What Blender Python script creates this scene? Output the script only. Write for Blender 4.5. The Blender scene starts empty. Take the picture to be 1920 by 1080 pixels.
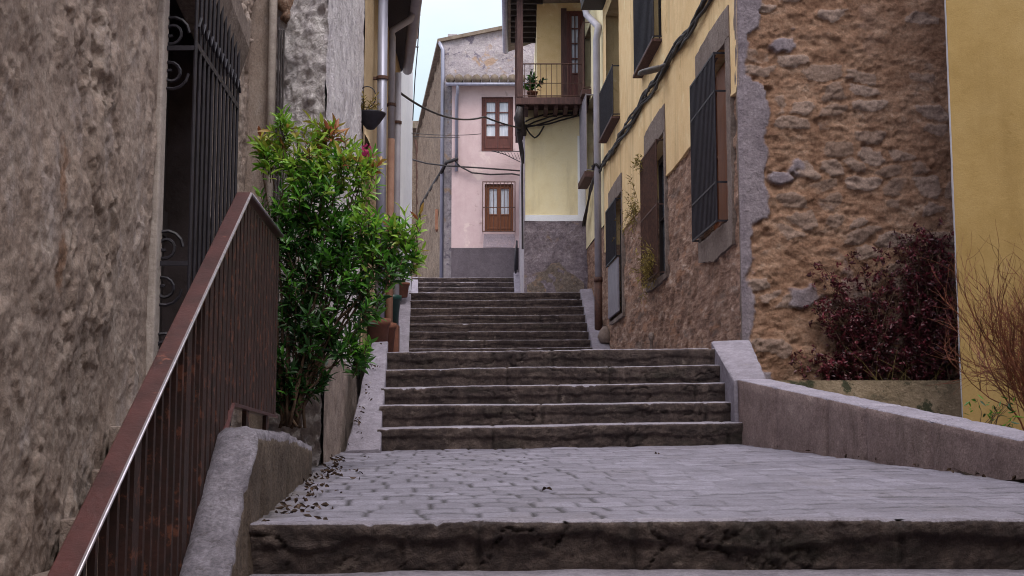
import bpy, math, random
import numpy as np
from math import atan, cos, sin, hypot, radians, pi
random.seed(7); rng = np.random.default_rng(7)
S = bpy.context.scene
COL = S.collection
# ------------------------------------------------------------------ measuring helpers
F = 2556.0                                   # focal length in photo pixels (48 mm lens)
TH = atan(320 / F); C_, S_ = cos(TH), sin(TH)
EYE = 1.55                                   # eye height above the ground sheet
def ray(px, py):
    u = (px - 960) / F; v = (540 - py) / F; d = C_ - S_ * v
    return u / d, (S_ + C_ * v) / d
def P(px, py, Y):                            # a surveyed point at distance Y down the lane
    a, b = ray(px, py); return (a * Y, Y, b * Y + EYE)
def hit(px, py, P0, P1):                     # (distance along, height) on the vertical plane through P0-P1
    a, b = ray(px, py); dx, dy = P1[0] - P0[0], P1[1] - P0[1]; L = hypot(dx, dy); dx /= L; dy /= L
    t = (P0[0] - a * P0[1]) / (a * dy - dx); Y = P0[1] + t * dy
    return t, b * Y + EYE
# ------------------------------------------------------------------ numpy noise
def _h(ix, iy, iz):
    h = (ix * 374761393 + iy * 668265263 + iz * 1440662683) & 0xffffffff
    h = ((h ^ (h >> 13)) * 1274126177) & 0xffffffff
    h = ((h ^ (h >> 16)) * 2246822519) & 0xffffffff
    return ((h ^ (h >> 15)) & 0xffffff) / float(0xffffff)
def vn(x, y, z=0.0):
    x = np.asarray(x, float); y = np.asarray(y, float); z = np.zeros_like(x) + z
    ix, iy, iz = np.floor(x).astype(np.int64), np.floor(y).astype(np.int64), np.floor(z).astype(np.int64)
    fx, fy, fz = x - ix, y - iy, z - iz
    fx, fy, fz = [t * t * t * (t * (t * 6 - 15) + 10) for t in (fx, fy, fz)]
    r = 0
    for a in (0, 1):
        for b in (0, 1):
            for c in (0, 1):
                w = (fx if a else 1 - fx) * (fy if b else 1 - fy) * (fz if c else 1 - fz)
                r = r + w * _h(ix + a, iy + b, iz + c)
    return r * 2 - 1
def fbm(x, y, z=0.0, o=4, g=0.5):
    r = 0; a = 1; t = 0
    for i in range(o):
        r = r + a * vn(x * 2.03 ** i + 17.3 * i, y * 2.03 ** i + 5.1 * i, z + 9.7 * i); t += a; a *= g
    return r / t
def worley(x, y, seed=0):
    ix, iy = np.floor(x).astype(np.int64), np.floor(y).astype(np.int64)
    f1 = np.full(x.shape, 9.0); f2 = np.full(x.shape, 9.0); idn = np.zeros(x.shape)
    for a in (-1, 0, 1):
        for b in (-1, 0, 1):
            cx = ix + a; cy = iy + b
            dx = cx + .15 + .7 * _h(cx, cy, np.int64(seed)) - x; dy = cy + .15 + .7 * _h(cx, cy, np.int64(seed + 1)) - y
            d = np.sqrt(dx * dx + dy * dy); k = _h(cx, cy, np.int64(seed + 2))
            n = d < f1
            f2 = np.where(n, f1, np.minimum(f2, d)); idn = np.where(n, k, idn); f1 = np.where(n, d, f1)
    return f1, f2, idn
def sst(a, b, x):
    t = np.clip((x - a) / (b - a), 0, 1); return t * t * (3 - 2 * t)
# ------------------------------------------------------------------ objects
def wloc(o):
    v = np.zeros(3)
    while o is not None: v += np.array(o.location); o = o.parent
    return v
def tag(o, label=None, cat=None, group=None, kind=None):
    if label: o['label'] = label
    if cat: o['category'] = cat
    if group: o['group'] = group
    if kind: o['kind'] = kind
    return o
def thing(name, loc, label, cat, group=None):
    o = bpy.data.objects.new(name, None); COL.objects.link(o); o.location = loc; o.empty_display_size = .1
    return tag(o, label, cat, group)
class MB:
    def __init__(s): s.v = []; s.f = []; s.at = {}
    def add(s, vs, fs):
        n = len(s.v); s.v.extend([tuple(p) for p in vs]); s.f.extend([tuple(i + n for i in q) for q in fs]); return s
    def box(s, a, b, M=None):
        x0, y0, z0 = a; x1, y1, z1 = b
        vs = [(x0, y0, z0), (x1, y0, z0), (x1, y1, z0), (x0, y1, z0), (x0, y0, z1), (x1, y0, z1), (x1, y1, z1), (x0, y1, z1)]
        if M: vs = [M(*p) for p in vs]
        return s.add(vs, [(0, 3, 2, 1), (4, 5, 6, 7), (0, 1, 5, 4), (1, 2, 6, 5), (2, 3, 7, 6), (3, 0, 4, 7)])
    def hexa(s, v8): return s.add(v8, [(0, 3, 2, 1), (4, 5, 6, 7), (0, 1, 5, 4), (1, 2, 6, 5), (2, 3, 7, 6), (3, 0, 4, 7)])
    def bar(s, p, q, w, d=None, up=(0, 0, 1)):
        d = d or w; p = np.array(p, float); q = np.array(q, float); t = q - p; t /= np.linalg.norm(t)
        up = np.array(up, float)
        if abs(t @ up) > .95: up = np.array((0., 1., 0.))
        a = np.cross(t, up); a /= np.linalg.norm(a); b = np.cross(a, t)
        a = a * w / 2; b = b * d / 2
        return s.hexa([p - a - b, p + a - b, q + a - b, q - a - b, p - a + b, p + a + b, q + a + b, q - a + b])
    def tube(s, pts, r, n=8, cap=True):
        pts = [np.array(p, float) for p in pts]; m = len(pts)
        rs = r if hasattr(r, '__len__') else [r] * m
        up = np.array((.13, .21, 1.)); base = len(s.v); pa = None
        for i in range(m):
            t = pts[min(i + 1, m - 1)] - pts[max(i - 1, 0)]; t /= np.linalg.norm(t) + 1e-12
            if pa is None:
                a = np.cross(t, up)
                if np.linalg.norm(a) < .15: a = np.cross(t, (1., .1, 0.))
            else: a = pa - t * (pa @ t)
            a /= np.linalg.norm(a) + 1e-12; pa = a; b = np.cross(t, a)
            for k in range(n):
                w = 2 * pi * k / n; s.v.append(tuple(pts[i] + rs[i] * (cos(w) * a + sin(w) * b)))
        for i in range(m - 1):
            for k in range(n):
                k2 = (k + 1) % n
                s.f.append((base + i * n + k, base + i * n + k2, base + (i + 1) * n + k2, base + (i + 1) * n + k))
        if cap:
            s.f.append(tuple(base + k for k in range(n))[::-1]); s.f.append(tuple(base + (m - 1) * n + k for k in range(n)))
        return s
    def lathe(s, prof, c, n=20):
        base = len(s.v)
        for r, z in prof:
            for k in range(n):
                w = 2 * pi * k / n; s.v.append((c[0] + r * cos(w), c[1] + r * sin(w), c[2] + z))
        for i in range(len(prof) - 1):
            for k in range(n):
                k2 = (k + 1) % n; s.f.append((base + i * n + k, base + i * n + k2, base + (i + 1) * n + k2, base + (i + 1) * n + k))
        return s
    def prism(s, poly, z0, z1):
        n = len(poly); zb = z0 if hasattr(z0, '__len__') else [z0] * n; zt = z1 if hasattr(z1, '__len__') else [z1] * n
        s.add([(p[0], p[1], zb[i]) for i, p in enumerate(poly)] + [(p[0], p[1], zt[i]) for i, p in enumerate(poly)],
              [tuple(range(n))[::-1], tuple(range(n, 2 * n))] + [(i, (i + 1) % n, n + (i + 1) % n, n + i) for i in range(n)])
        return s
    def build(s, name, mat, parent=None, smooth=False, bevel=0, sharp=None):
        off = wloc(parent) if parent else np.zeros(3)
        v = np.array(s.v, float)
        if parent is None:
            off = np.array([(v[:, 0].min() + v[:, 0].max()) / 2, (v[:, 1].min() + v[:, 1].max()) / 2, v[:, 2].min()])
        me = bpy.data.meshes.new(name); me.from_pydata((v - off).tolist(), [], s.f)
        for k, a in s.at.items():
            at = me.attributes.new(k, 'FLOAT', 'POINT'); at.data.foreach_set('value', np.asarray(a, np.float32))
        me.materials.append(mat)
        if smooth: me.polygons.foreach_set('use_smooth', [True] * len(me.polygons))
        me.update()
        o = bpy.data.objects.new(name, me); COL.objects.link(o)
        if parent: o.parent = parent
        else: o.location = off
        if bevel:
            m = o.modifiers.new('bevel', 'BEVEL'); m.width = bevel; m.segments = 2; m.limit_method = 'ANGLE'; m.angle_limit = radians(40)
        return o
def gridlines(lo, hi, d, cuts):
    g = list(np.linspace(lo, hi, max(2, int(round((hi - lo) / d)) + 1)))
    for c in cuts:
        if lo < c < hi:
            g = [t for t in g if abs(t - c) > d * .45 or t in (lo, hi)] + [c]
    return np.array(sorted(set(g)))
def panel(mb, P0, P1, z0, z1, d, disp, side, holes=(), u0=0.0, u1=None, attr=None, dz=None):
    """a wall face standing on the plan line P0-P1; side=+1 faces right of travel, -1 left; holes=(ua,ub,za,zb,depth)"""
    dx, dy = P1[0] - P0[0], P1[1] - P0[1]; L = hypot(dx, dy); dx /= L; dy /= L
    if u1 is None: u1 = L
    nx, ny = (dy * side, -dx * side)
    us = gridlines(u0, u1, d, [c for h in holes for c in h[:2]]); zs = gridlines(z0, z1, dz or d, [c for h in holes for c in h[2:4]])
    U, Z = np.meshgrid(us, zs, indexing='ij'); D = disp(U, Z) + np.zeros_like(U)
    X = P0[0] + U * dx + nx * D; Y = P0[1] + U * dy + ny * D
    n = len(mb.v); nz = len(zs)
    mb.v.extend(zip(X.ravel().tolist(), Y.ravel().tolist(), Z.ravel().tolist()))
    for k, fn in (attr or {}).items(): mb.at.setdefault(k, []).extend((fn(U, Z) + np.zeros_like(U)).ravel().tolist())
    um = (us[:-1] + us[1:]) / 2; zm = (zs[:-1] + zs[1:]) / 2
    keep = np.ones((len(um), len(zm)), bool)
    for h in holes: keep &= ~((um[:, None] > h[0]) & (um[:, None] < h[1]) & (zm[None, :] > h[2]) & (zm[None, :] < h[3]))
    fl = side > 0
    for i, j in zip(*np.nonzero(keep)):
        a = n + i * nz + j; q = (a, a + nz, a + nz + 1, a + 1); mb.f.append(q if fl else q[::-1])
    for h in holes:
        if len(h) < 5 or not h[4]: continue
        I = [i for i, t in enumerate(us) if h[0] - 1e-6 <= t <= h[1] + 1e-6]; J = [j for j, t in enumerate(zs) if h[2] - 1e-6 <= t <= h[3] + 1e-6]
        if not I or not J: continue
        edges = []
        if us[I[0]] > u0: edges.append([(I[0], j) for j in J])
        if us[I[-1]] < u1: edges.append([(I[-1], j) for j in J][::-1])
        if zs[J[0]] > z0: edges.append([(i, J[0]) for i in I][::-1])
        if zs[J[-1]] < z1: edges.append([(i, J[-1]) for i in I])
        for e in edges:
            m = len(mb.v)
            for (i, j) in e: mb.v.append((P0[0] + us[i] * dx - nx * h[4], P0[1] + us[i] * dy - ny * h[4], zs[j]))
            for k in (attr or {}): mb.at[k].extend([mb.at[k][n + i * nz + j] for i, j in e])
            for q in range(len(e) - 1):
                a = n + e[q][0] * nz + e[q][1]; b = n + e[q + 1][0] * nz + e[q + 1][1]
                mb.f.append((a, b, m + q + 1, m + q) if fl else (a, m + q, m + q + 1, b))
    return mb
def plan(P0, P1, side):                      # local frame of a wall: (u, out, z) -> world
    dx, dy = P1[0] - P0[0], P1[1] - P0[1]; L = hypot(dx, dy); dx /= L; dy /= L
    nx, ny = dy * side, -dx * side
    return lambda u, o, z: (P0[0] + u * dx + nx * o, P0[1] + u * dy + ny * o, z)
# ------------------------------------------------------------------ materials
def lin(h):
    r = []
    for i in (0, 2, 4):
        c = int(h[i:i + 2], 16) / 255; r.append(c / 12.92 if c < .04045 else ((c + .055) / 1.055) ** 2.4)
    return (*r, 1)
class NT:
    def __init__(s, name):
        s.m = bpy.data.materials.new(name); s.m.use_nodes = True; s.t = s.m.node_tree; s.t.nodes.clear()
        s.out = s.n('ShaderNodeOutputMaterial'); s.co = s.n('ShaderNodeTexCoord').outputs['Object']
    def n(s, t, **k):
        o = s.t.nodes.new(t)
        for a, b in k.items(): setattr(o, a, b)
        return o
    def l(s, a, b): s.t.links.new(a, b)
    def val(s, sock, v):
        if hasattr(v, 'is_linked') or isinstance(v, bpy.types.NodeSocket): s.l(v, sock)
        else: sock.default_value = v
    def map(s, sc, rot=(0, 0, 0), loc=(0, 0, 0)):
        m = s.n('ShaderNodeMapping'); s.l(s.co, m.inputs[0]); m.inputs['Scale'].default_value = sc; m.inputs['Rotation'].default_value = rot; m.inputs['Location'].default_value = loc
        return m.outputs[0]
    def noise(s, sc=5, det=6, rough=.6, vec=None, dist=0, col=False):
        o = s.n('ShaderNodeTexNoise'); s.l(vec if vec is not None else s.co, o.inputs['Vector'])
        o.inputs['Scale'].default_value = sc; o.inputs['Detail'].default_value = det; o.inputs['Roughness'].default_value = rough; o.inputs['Distortion'].default_value = dist
        return o.outputs['Color' if col else 0]
    def vor(s, sc=5, vec=None, feat='F1', out='Distance'):
        o = s.n('ShaderNodeTexVoronoi', feature=feat); s.l(vec if vec is not None else s.co, o.inputs['Vector']); o.inputs['Scale'].default_value = sc
        return o.outputs[out]
    def ramp(s, f, stops, interp='LINEAR'):
        r = s.n('ShaderNodeValToRGB'); s.val(r.inputs[0], f); e = r.color_ramp.elements; r.color_ramp.interpolation = interp
        while len(e) < len(stops): e.new(.5)
        for x, (p, c) in zip(e, stops): x.position = p; x.color = c if not isinstance(c, str) else lin(c)
        return r.outputs[0]
    def step(s, f, a, b): return s.ramp(f, [(a, (0, 0, 0, 1)), (b, (1, 1, 1, 1))])
    def mix(s, f, a, b, mode='MIX'):
        m = s.n('ShaderNodeMix', data_type='RGBA', blend_type=mode); s.val(m.inputs[0], f)
        for i, c in ((6, a), (7, b)): s.val(m.inputs[i], lin(c) if isinstance(c, str) else c)
        return m.outputs[2]
    def mth(s, op, a, b=0):
        m = s.n('ShaderNodeMath', operation=op); s.val(m.inputs[0], a); s.val(m.inputs[1], b); return m.outputs[0]
    def attr(s, name): return s.n('ShaderNodeAttribute', attribute_name=name).outputs['Fac']
    def bump(s, h, dist=.01, st=1.0, nrm=None):
        b = s.n('ShaderNodeBump'); s.val(b.inputs['Height'], h); b.inputs['Distance'].default_value = dist; b.inputs['Strength'].default_value = st
        if nrm is not None: s.l(nrm, b.inputs['Normal'])
        return b.outputs[0]
    def pbr(s, col, rough=.85, nrm=None, metal=0, spec=.3):
        p = s.n('ShaderNodeBsdfPrincipled'); s.val(p.inputs['Base Color'], lin(col) if isinstance(col, str) else col); s.val(p.inputs['Roughness'], rough)
        p.inputs['Metallic'].default_value = metal; p.inputs['Specular IOR Level'].default_value = spec
        if nrm is not None: s.l(nrm, p.inputs['Normal'])
        s.l(p.outputs[0], s.out.inputs[0]); return s.m
def plaster(name, c, sc=1.0, bump=.006, spots=None, fine=60, grain=.004, amt=.5, stain=None, rough=.9):
    """c: three colours dark-mid-light; layered blotches, fine grain, optional patches (colour, threshold, scale)"""
    t = NT(name)
    a = t.noise(1.3 * sc, 8, .65, dist=.4); b = t.noise(7 * sc, 6, .7)
    f = t.mix(.45, a, b)
    col = t.ramp(f, [(.33, c[0]), (.5, c[1]), (.68, c[2])])
    g = t.noise(fine, 4, .7)
    col = t.mix(min(1, amt * .7), col, t.ramp(g, [(.3, (.35, .35, .35, 1)), (.72, (1.3, 1.3, 1.3, 1))]), 'MULTIPLY')
    for sp in spots or ():
        k = t.step(t.noise(sp[2], 7, .68, dist=.6, vec=t.map((1, 1, 1), loc=(sp[3] if len(sp) > 3 else 3.1, 1.7, 8))), sp[1], sp[1] + .06)
        col = t.mix(k, col, sp[0])
    if stain:                                  # run-off streaks down the wall
        sv = t.map((stain[1], stain[1], .35)); k = t.step(t.noise(1.0, 6, .6, vec=sv), .52, .75)
        col = t.mix(t.mth('MULTIPLY', k, stain[2]), col, stain[0])
    n1 = t.bump(t.noise(9 * sc, 9, .7, dist=.3), bump * 2.2)
    n2 = t.bump(g, grain, nrm=n1)
    return t.pbr(col, rough, n2, spec=.25)
M = {}
M['left'] = plaster('weathered_plaster', ('74675f', 'a09184', 'c4b8ae'), 1.6, .010, spots=[('6b6058', .60, 5), ('c9c0bb', .63, 4, 9.)], fine=45, grain=.006, stain=('6f5f4e', 2.2, .55))
M['white_rough'] = plaster('rough_lime_render', ('b0a8b2', 'd8d1d4', 'eeeaea'), 2.2, .02, spots=[('b4acb4', .60, 6)], fine=35, grain=.008)
M['band'] = plaster('smooth_grey_plaster', ('8a7f7a', 'a89d97', 'b9aea8'), 1, .004)
def roughcastmat():
    t = NT('brown_roughcast'); v = t.map((1, .2, 1)); a = t.noise(1.3, 7, .65); b = t.noise(8, 7, .74, vec=v); c = t.noise(22, 5, .75, vec=v); g = t.noise(60, 4, .7, vec=v)
    col = t.ramp(t.mix(.5, b, c), [(.36, '4f3d35'), (.46, '8a6d5e'), (.54, 'ab8c7a'), (.64, 'd0bdb0')])
    col = t.mix(t.mth('MULTIPLY', t.step(t.noise(7, 7, .7, vec=t.map((1, .2, 1), loc=(3, 3, 3))), .55, .62), .7), col, 'b08468')
    col = t.mix(t.mth('MULTIPLY', t.step(t.noise(5, 7, .7, vec=t.map((1, .2, 1), loc=(8, 3, 3))), .56, .64), .6), col, '6b625e')
    col = t.mix(t.mth('MULTIPLY', t.step(a, .5, .65), .35), col, '7a6252')
    n = t.bump(b, .07); n = t.bump(c, .025, nrm=n); return t.pbr(col, .93, n, spec=.2)
M['roughcast'] = roughcastmat()
M['yellow'] = plaster('yellow_plaster', ('d3b27f', 'dfc191', 'e7cea0'), .7, .004, fine=70, grain=.0016, amt=.3, spots=[('e6d2a6', .60, 1.2), ('bf9f70', .62, 2.5, 6.)], stain=('a88a60', 3, .75))
M['ochre'] = plaster('ochre_plaster', ('8d7344', '9a8051', 'a38a5c'), .6, .002, fine=90, grain=.0018, amt=.28, spots=[('a8926a', .58, .9), ('84693c', .64, 2.2, 6.)], stain=('7c6338', 2, .7))
M['cream'] = plaster('cream_plaster', ('dfcfa4', 'eaddb6', 'f0e6c6'), .6, .003, fine=70, grain=.002, amt=.25, spots=[('d2c194', .58, 1.4)], stain=('b0a080', 2, .8))
M['pink'] = plaster('pink_plaster', ('b39a9c', 'bea7a8', 'c6b1b2'), .5, .002, fine=70, grain=.0015, amt=.2, spots=[('c9b6b2', .60, 1.2), ('a08a88', .63, 2.2, 5.)], stain=('9c8282', 1.5, .7))
M['dado'] = plaster('grey_cement', ('50484e', '5c545a', '6a6268'), 1.2, .005, fine=40, grain=.004)
M['worn_patch'] = plaster('worn_plaster_patch', ('8d8086', 'a0939a', 'b59f9f'), 3, .004, fine=40, grain=.003)
M['gravel_dash'] = plaster('pebbledash', ('6b6068', '8a7e86', 'aa9fa5'), 5, .012, spots=[('8c7a70', .6, 3)], fine=22, grain=.02, amt=.9)
M['stucco_old'] = plaster('peeling_stucco', ('8a8188', 'a79da2', 'bdb4b6'), 1.6, .014, spots=[('a68d7c', .57, 2.2), ('6f6774', .58, 3.2, 7.)], fine=30, grain=.006, amt=.5)
M['bare_rubble'] = plaster('bare_rubble', ('6f645f', '93857c', 'b3a59c'), 6, .03, spots=[('a58c7a', .56, 9)], fine=20, grain=.02, amt=1)
M['stone_side'] = plaster('rubble_side', ('6c5a4e', '927e6e', 'ab9886'), 3, .025, spots=[('857468', .6, 5)], fine=18, grain=.02, amt=.8)
M['beige'] = plaster('beige_plaster', ('a08a6c', 'b39d7d', 'c2ae90'), 1, .004, stain=('8d7a62', 2, .6))
M['white'] = plaster('white_wash', ('dcdfe8', 'e8eaf1', 'f0f1f6'), .6, .003, fine=50, grain=.002, amt=.2)
M['limestone'] = plaster('pale_limestone', ('6a646d', '817b86', '99939e'), 2, .010, spots=[('7d756f', .64, 8)], fine=60, grain=.004)
M['granite'] = plaster('brown_granite', ('6e605a', '8a7a72', 'a0928a'), 4, .006, spots=[('665951', .63, 12)], fine=90, grain=.007, amt=.9, stain=('6b5c53', 2, .5))
M['mossy'] = plaster('mossy_stone', ('4f483a', '83735f', '9a8975'), 2.5, .008, spots=[('3f4030', .55, 4)], fine=50, grain=.006)
M['earth'] = plaster('dark_earth', ('2e241e', '3f332b', '4f4238'), 6, .03, fine=25, grain=.02)
M['surround'] = plaster('grey_mortar', ('5f524d', '7c6e67', '93867f'), 2.5, .008, fine=40, grain=.007, amt=.7)
M['concrete'] = plaster('street_concrete', ('7a7276', '8f878b', 'a19a9e'), 1.4, .005, fine=60, grain=.004)
def gable():
    t = NT('orange_rubble'); st = t.attr('stone'); q = t.attr('mask'); idn = t.attr('idn')
    b = t.noise(11, 9, .75, vec=t.map((.75, .75, 1.3))); a = t.noise(2.2, 8, .7, dist=.6); g = t.noise(45, 4, .75)
    mort = t.ramp(t.mix(.5, a, b), [(.36, '6c4e3d'), (.48, '896a57'), (.56, '997c69'), (.66, 'ac988a')])
    stone = t.ramp(t.mix(.55, idn, b), [(.25, '624f46'), (.5, '826c60'), (.75, '968278')])
    col = t.mix(t.step(t.mth('ADD', t.mth('MULTIPLY', st, .55), t.mth('MULTIPLY', b, .55)), .48, .62), mort, stone)
    grey = t.ramp(t.mix(.5, a, b), [(.35, '6b6169'), (.5, '837980'), (.7, '998f95')])
    col = t.mix(q, col, grey)
    col = t.mix(.7, col, t.ramp(g, [(.3, (.35, .35, .35, 1)), (.72, (1.3, 1.3, 1.3, 1))]), 'MULTIPLY')
    n = t.bump(t.noise(20, 10, .75, dist=.6), .022); n = t.bump(g, .008, nrm=n)
    return t.pbr(col, .95, n, spec=.2)
M['gable'] = gable()
def stepmat():
    t = NT('worn_shaded_step_stone'); w = t.attr('mask'); ck = t.attr('crack')
    a = t.noise(2.6, 9, .72, dist=.8); b = t.noise(15, 8, .75); g = t.noise(85, 3, .8)
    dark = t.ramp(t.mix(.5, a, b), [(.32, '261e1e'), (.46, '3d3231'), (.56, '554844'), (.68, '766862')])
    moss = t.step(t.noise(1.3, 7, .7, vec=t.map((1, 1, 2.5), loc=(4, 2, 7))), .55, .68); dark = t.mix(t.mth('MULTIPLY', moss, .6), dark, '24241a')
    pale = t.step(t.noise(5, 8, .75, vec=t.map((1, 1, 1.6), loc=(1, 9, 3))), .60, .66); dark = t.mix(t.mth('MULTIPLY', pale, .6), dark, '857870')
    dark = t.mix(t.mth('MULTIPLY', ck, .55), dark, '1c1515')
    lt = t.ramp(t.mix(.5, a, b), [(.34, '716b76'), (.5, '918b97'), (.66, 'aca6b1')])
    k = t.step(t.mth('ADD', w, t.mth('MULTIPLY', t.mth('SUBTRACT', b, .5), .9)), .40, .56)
    col = t.mix(k, dark, lt)  # riser shade and tread light put into colour, along with grime and wear
    col = t.mix(.6, col, t.ramp(g, [(.28, (.35, .35, .35, 1)), (.74, (1.35, 1.35, 1.35, 1))]), 'MULTIPLY')
    n = t.bump(t.noise(12, 10, .76, dist=.6, vec=t.map((1, 1, 1.1))), .035); n = t.bump(g, .006, nrm=n)
    return t.pbr(col, .8, n, spec=.3)
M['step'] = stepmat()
def paving():
    t = NT('stone_paving'); v = t.map((1, 1, 1), rot=(0, 0, -.075))
    w = t.noise(3, 4, .6, col=True); vv = t.mix(.025, v, w)
    br = t.n('ShaderNodeTexBrick'); t.l(vv, br.inputs['Vector']); br.offset = .5; br.offset_frequency = 2; br.inputs['Scale'].default_value = 1
    for k, x in (('Mortar Size', .007), ('Mortar Smooth', .35), ('Bias', 0), ('Brick Width', .23), ('Row Height', .25)): br.inputs[k].default_value = x
    br.inputs['Color1'].default_value = (.3, .3, .3, 1); br.inputs['Color2'].default_value = (.7, .7, .7, 1)
    mort = br.outputs['Fac']; gap = t.mth('MULTIPLY', mort, t.step(t.noise(1.0, 6, .7, vec=t.map((1.6, 7, 1))), .47, .62))
    a = t.noise(1.5, 7, .65, dist=.5); b = t.noise(10, 7, .7); g = t.noise(75, 4, .75)
    f = t.mix(.3, t.mix(.5, a, b), br.outputs['Color'])
    col = t.ramp(f, [(.3, '5b5863'), (.5, '706d7a'), (.68, '84818f')])
    dirt = t.step(t.noise(.9, 8, .7, vec=t.map((1, .6, 1), loc=(2, 5, 0))), .56, .74)
    col = t.mix(t.mth('MULTIPLY', dirt, .5), col, '6c625f')
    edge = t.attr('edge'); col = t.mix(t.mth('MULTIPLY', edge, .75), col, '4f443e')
    col = t.mix(.4, col, t.ramp(g, [(.3, (.4, .4, .4, 1)), (.72, (1.3, 1.3, 1.3, 1))]), 'MULTIPLY')
    col = t.mix(t.mth('MULTIPLY', gap, .85), col, '3a3236')
    n = t.bump(t.mth('SUBTRACT', 1, mort), .008); n = t.bump(t.noise(25, 8, .7), .008, nrm=n); n = t.bump(g, .003, nrm=n)
    return t.pbr(col, .62, n, spec=.4)
M['paving'] = paving()
def settmat():
    t = NT('worn_setts'); tone = t.attr('tone'); j = t.attr('joint'); e = t.attr('edge')
    a = t.noise(1.4, 8, .68, dist=.5); b = t.noise(11, 8, .72); g = t.noise(95, 3, .8)
    f = t.mix(.16, t.mix(.6, a, b), tone); col = t.ramp(f, [(.34, '5f5b66'), (.46, '6c6874'), (.58, '797582'), (.70, '8a8694')])
    d1 = t.step(t.noise(1.1, 8, .72, vec=t.map((1.3, .8, 1), loc=(2, 5, 0))), .54, .70); col = t.mix(t.mth('MULTIPLY', d1, .35), col, '5e5552')
    d2 = t.step(t.noise(3.2, 7, .75, vec=t.map((1.3, .8, 1), loc=(7, 5, 0))), .62, .68); col = t.mix(t.mth('MULTIPLY', d2, .25), col, '4c4546')
    lt = t.step(t.noise(26, 5, .8), .60, .70); col = t.mix(t.mth('MULTIPLY', lt, .30), col, 'b3afba')
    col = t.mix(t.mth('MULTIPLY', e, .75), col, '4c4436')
    col = t.mix(.65, col, t.ramp(g, [(.28, (.35, .35, .35, 1)), (.74, (1.4, 1.4, 1.4, 1))]), 'MULTIPLY')
    col = t.mix(t.mth('MULTIPLY', j, .95), col, '231e21')
    n = t.bump(t.noise(28, 8, .75), .007); n = t.bump(g, .004, nrm=n); return t.pbr(col, .68, n, spec=.35)
M['setts'] = settmat()
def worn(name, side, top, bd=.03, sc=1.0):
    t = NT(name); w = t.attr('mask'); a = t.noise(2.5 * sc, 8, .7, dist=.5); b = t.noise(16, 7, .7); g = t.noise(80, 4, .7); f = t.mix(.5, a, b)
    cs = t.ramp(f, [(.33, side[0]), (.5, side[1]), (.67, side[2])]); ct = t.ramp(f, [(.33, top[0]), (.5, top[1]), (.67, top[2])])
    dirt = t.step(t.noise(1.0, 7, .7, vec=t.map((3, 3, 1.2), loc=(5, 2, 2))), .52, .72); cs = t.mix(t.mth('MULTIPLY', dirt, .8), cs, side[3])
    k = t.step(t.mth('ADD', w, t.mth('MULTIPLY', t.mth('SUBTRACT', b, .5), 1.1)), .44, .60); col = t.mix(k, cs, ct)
    sp = t.step(t.noise(22, 6, .78), .56, .64); col = t.mix(t.mth('MULTIPLY', sp, .45), col, side[0])
    col = t.mix(.75, col, t.ramp(g, [(.3, (.4, .4, .4, 1)), (.7, (1.25, 1.25, 1.25, 1))]), 'MULTIPLY')
    n = t.bump(t.noise(14, 10, .74, dist=.4), bd); n = t.bump(g, .006, nrm=n); return t.pbr(col, .85, n, spec=.3)
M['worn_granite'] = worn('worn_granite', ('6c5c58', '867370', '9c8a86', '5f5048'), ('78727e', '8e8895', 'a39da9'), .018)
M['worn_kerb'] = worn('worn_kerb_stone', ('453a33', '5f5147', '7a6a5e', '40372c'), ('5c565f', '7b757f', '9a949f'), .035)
def simple(name, cs, sc=12, rough=.6, metal=0, bump=.002, spec=.4, vec=None, spot=None):
    t = NT(name); f = t.noise(sc, 7, .65, vec=t.map(vec) if vec else None)
    col = t.ramp(f, [(.32, cs[0]), (.68, cs[1])])
    if spot: col = t.mix(t.step(t.noise(spot[2], 7, .7), spot[1], spot[1] + .07), col, spot[0])
    return t.pbr(col, rough, t.bump(t.noise(sc * 4, 6, .7, vec=t.map(vec) if vec else None), bump), metal, spec)
M['rail'] = simple('rusty_brown_paint', ('331b1a', '4c2a28'), 9, .30, 0, .0015, .6, spot=('7a4a3c', .62, 14))
M['bars'] = simple('old_rusty_bars', ('1c0e0c', '331814'), 14, .6, 0, .003, .4, spot=('5a3426', .55, 16))
M['iron'] = simple('black_iron', ('17151c', '2a2630'), 20, .55, 0, .001, .4)
M['iron_rust'] = simple('rusted_iron', ('3b2823', '5c3d32'), 20, .7, 0, .002)
M['wood_red'] = simple('red_brown_wood', ('43201c', '60322b'), 6, .6, 0, .003, vec=(6, 6, .8))
M['wood_orange'] = simple('varnished_wood', ('5f331d', '7d4a2a'), 5, .45, 0, .002, vec=(8, 8, .6))
M['wood_old'] = simple('weathered_wood', ('3a2827', '5c413e'), 6, .8, 0, .004, vec=(6, 6, .7))
M['wood_dark'] = simple('dark_wood', ('1c1413', '2e2321'), 6, .7, 0, .003, vec=(6, 6, .7))
M['zinc'] = simple('zinc_pipe', ('7c7c8c', '9a9aab'), 4, .42, .35, .001, .5, vec=(3, 3, .4))
M['pvc'] = simple('grey_plastic_pipe', ('8f8b95', 'a5a1ab'), 4, .5, 0, .0005)
M['terracotta_pipe'] = simple('rust_pipe', ('7c594a', '957260'), 6, .7)
M['terracotta'] = simple('terracotta', ('5a382c', '754a3a'), 9, .8)
M['tile'] = simple('old_roof_tile', ('5b4d43', '84766a'), 6, .9, spot=('5c5a44', .57, 7), bump=.006)
M['brick'] = simple('clay_brick', ('8a5f4c', 'ad8068'), 9, .9)
M['cable'] = simple('black_cable', ('1d191b', '352e30'), 30, .6)
M['green_pot'] = simple('green_glaze', ('12302d', '1d433e'), 6, .4)
M['curtain'] = simple('window_curtain', ('9a9fae', 'd2d4dc'), 7, .25, 0, .0, .5, vec=(9, 9, .4))
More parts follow.
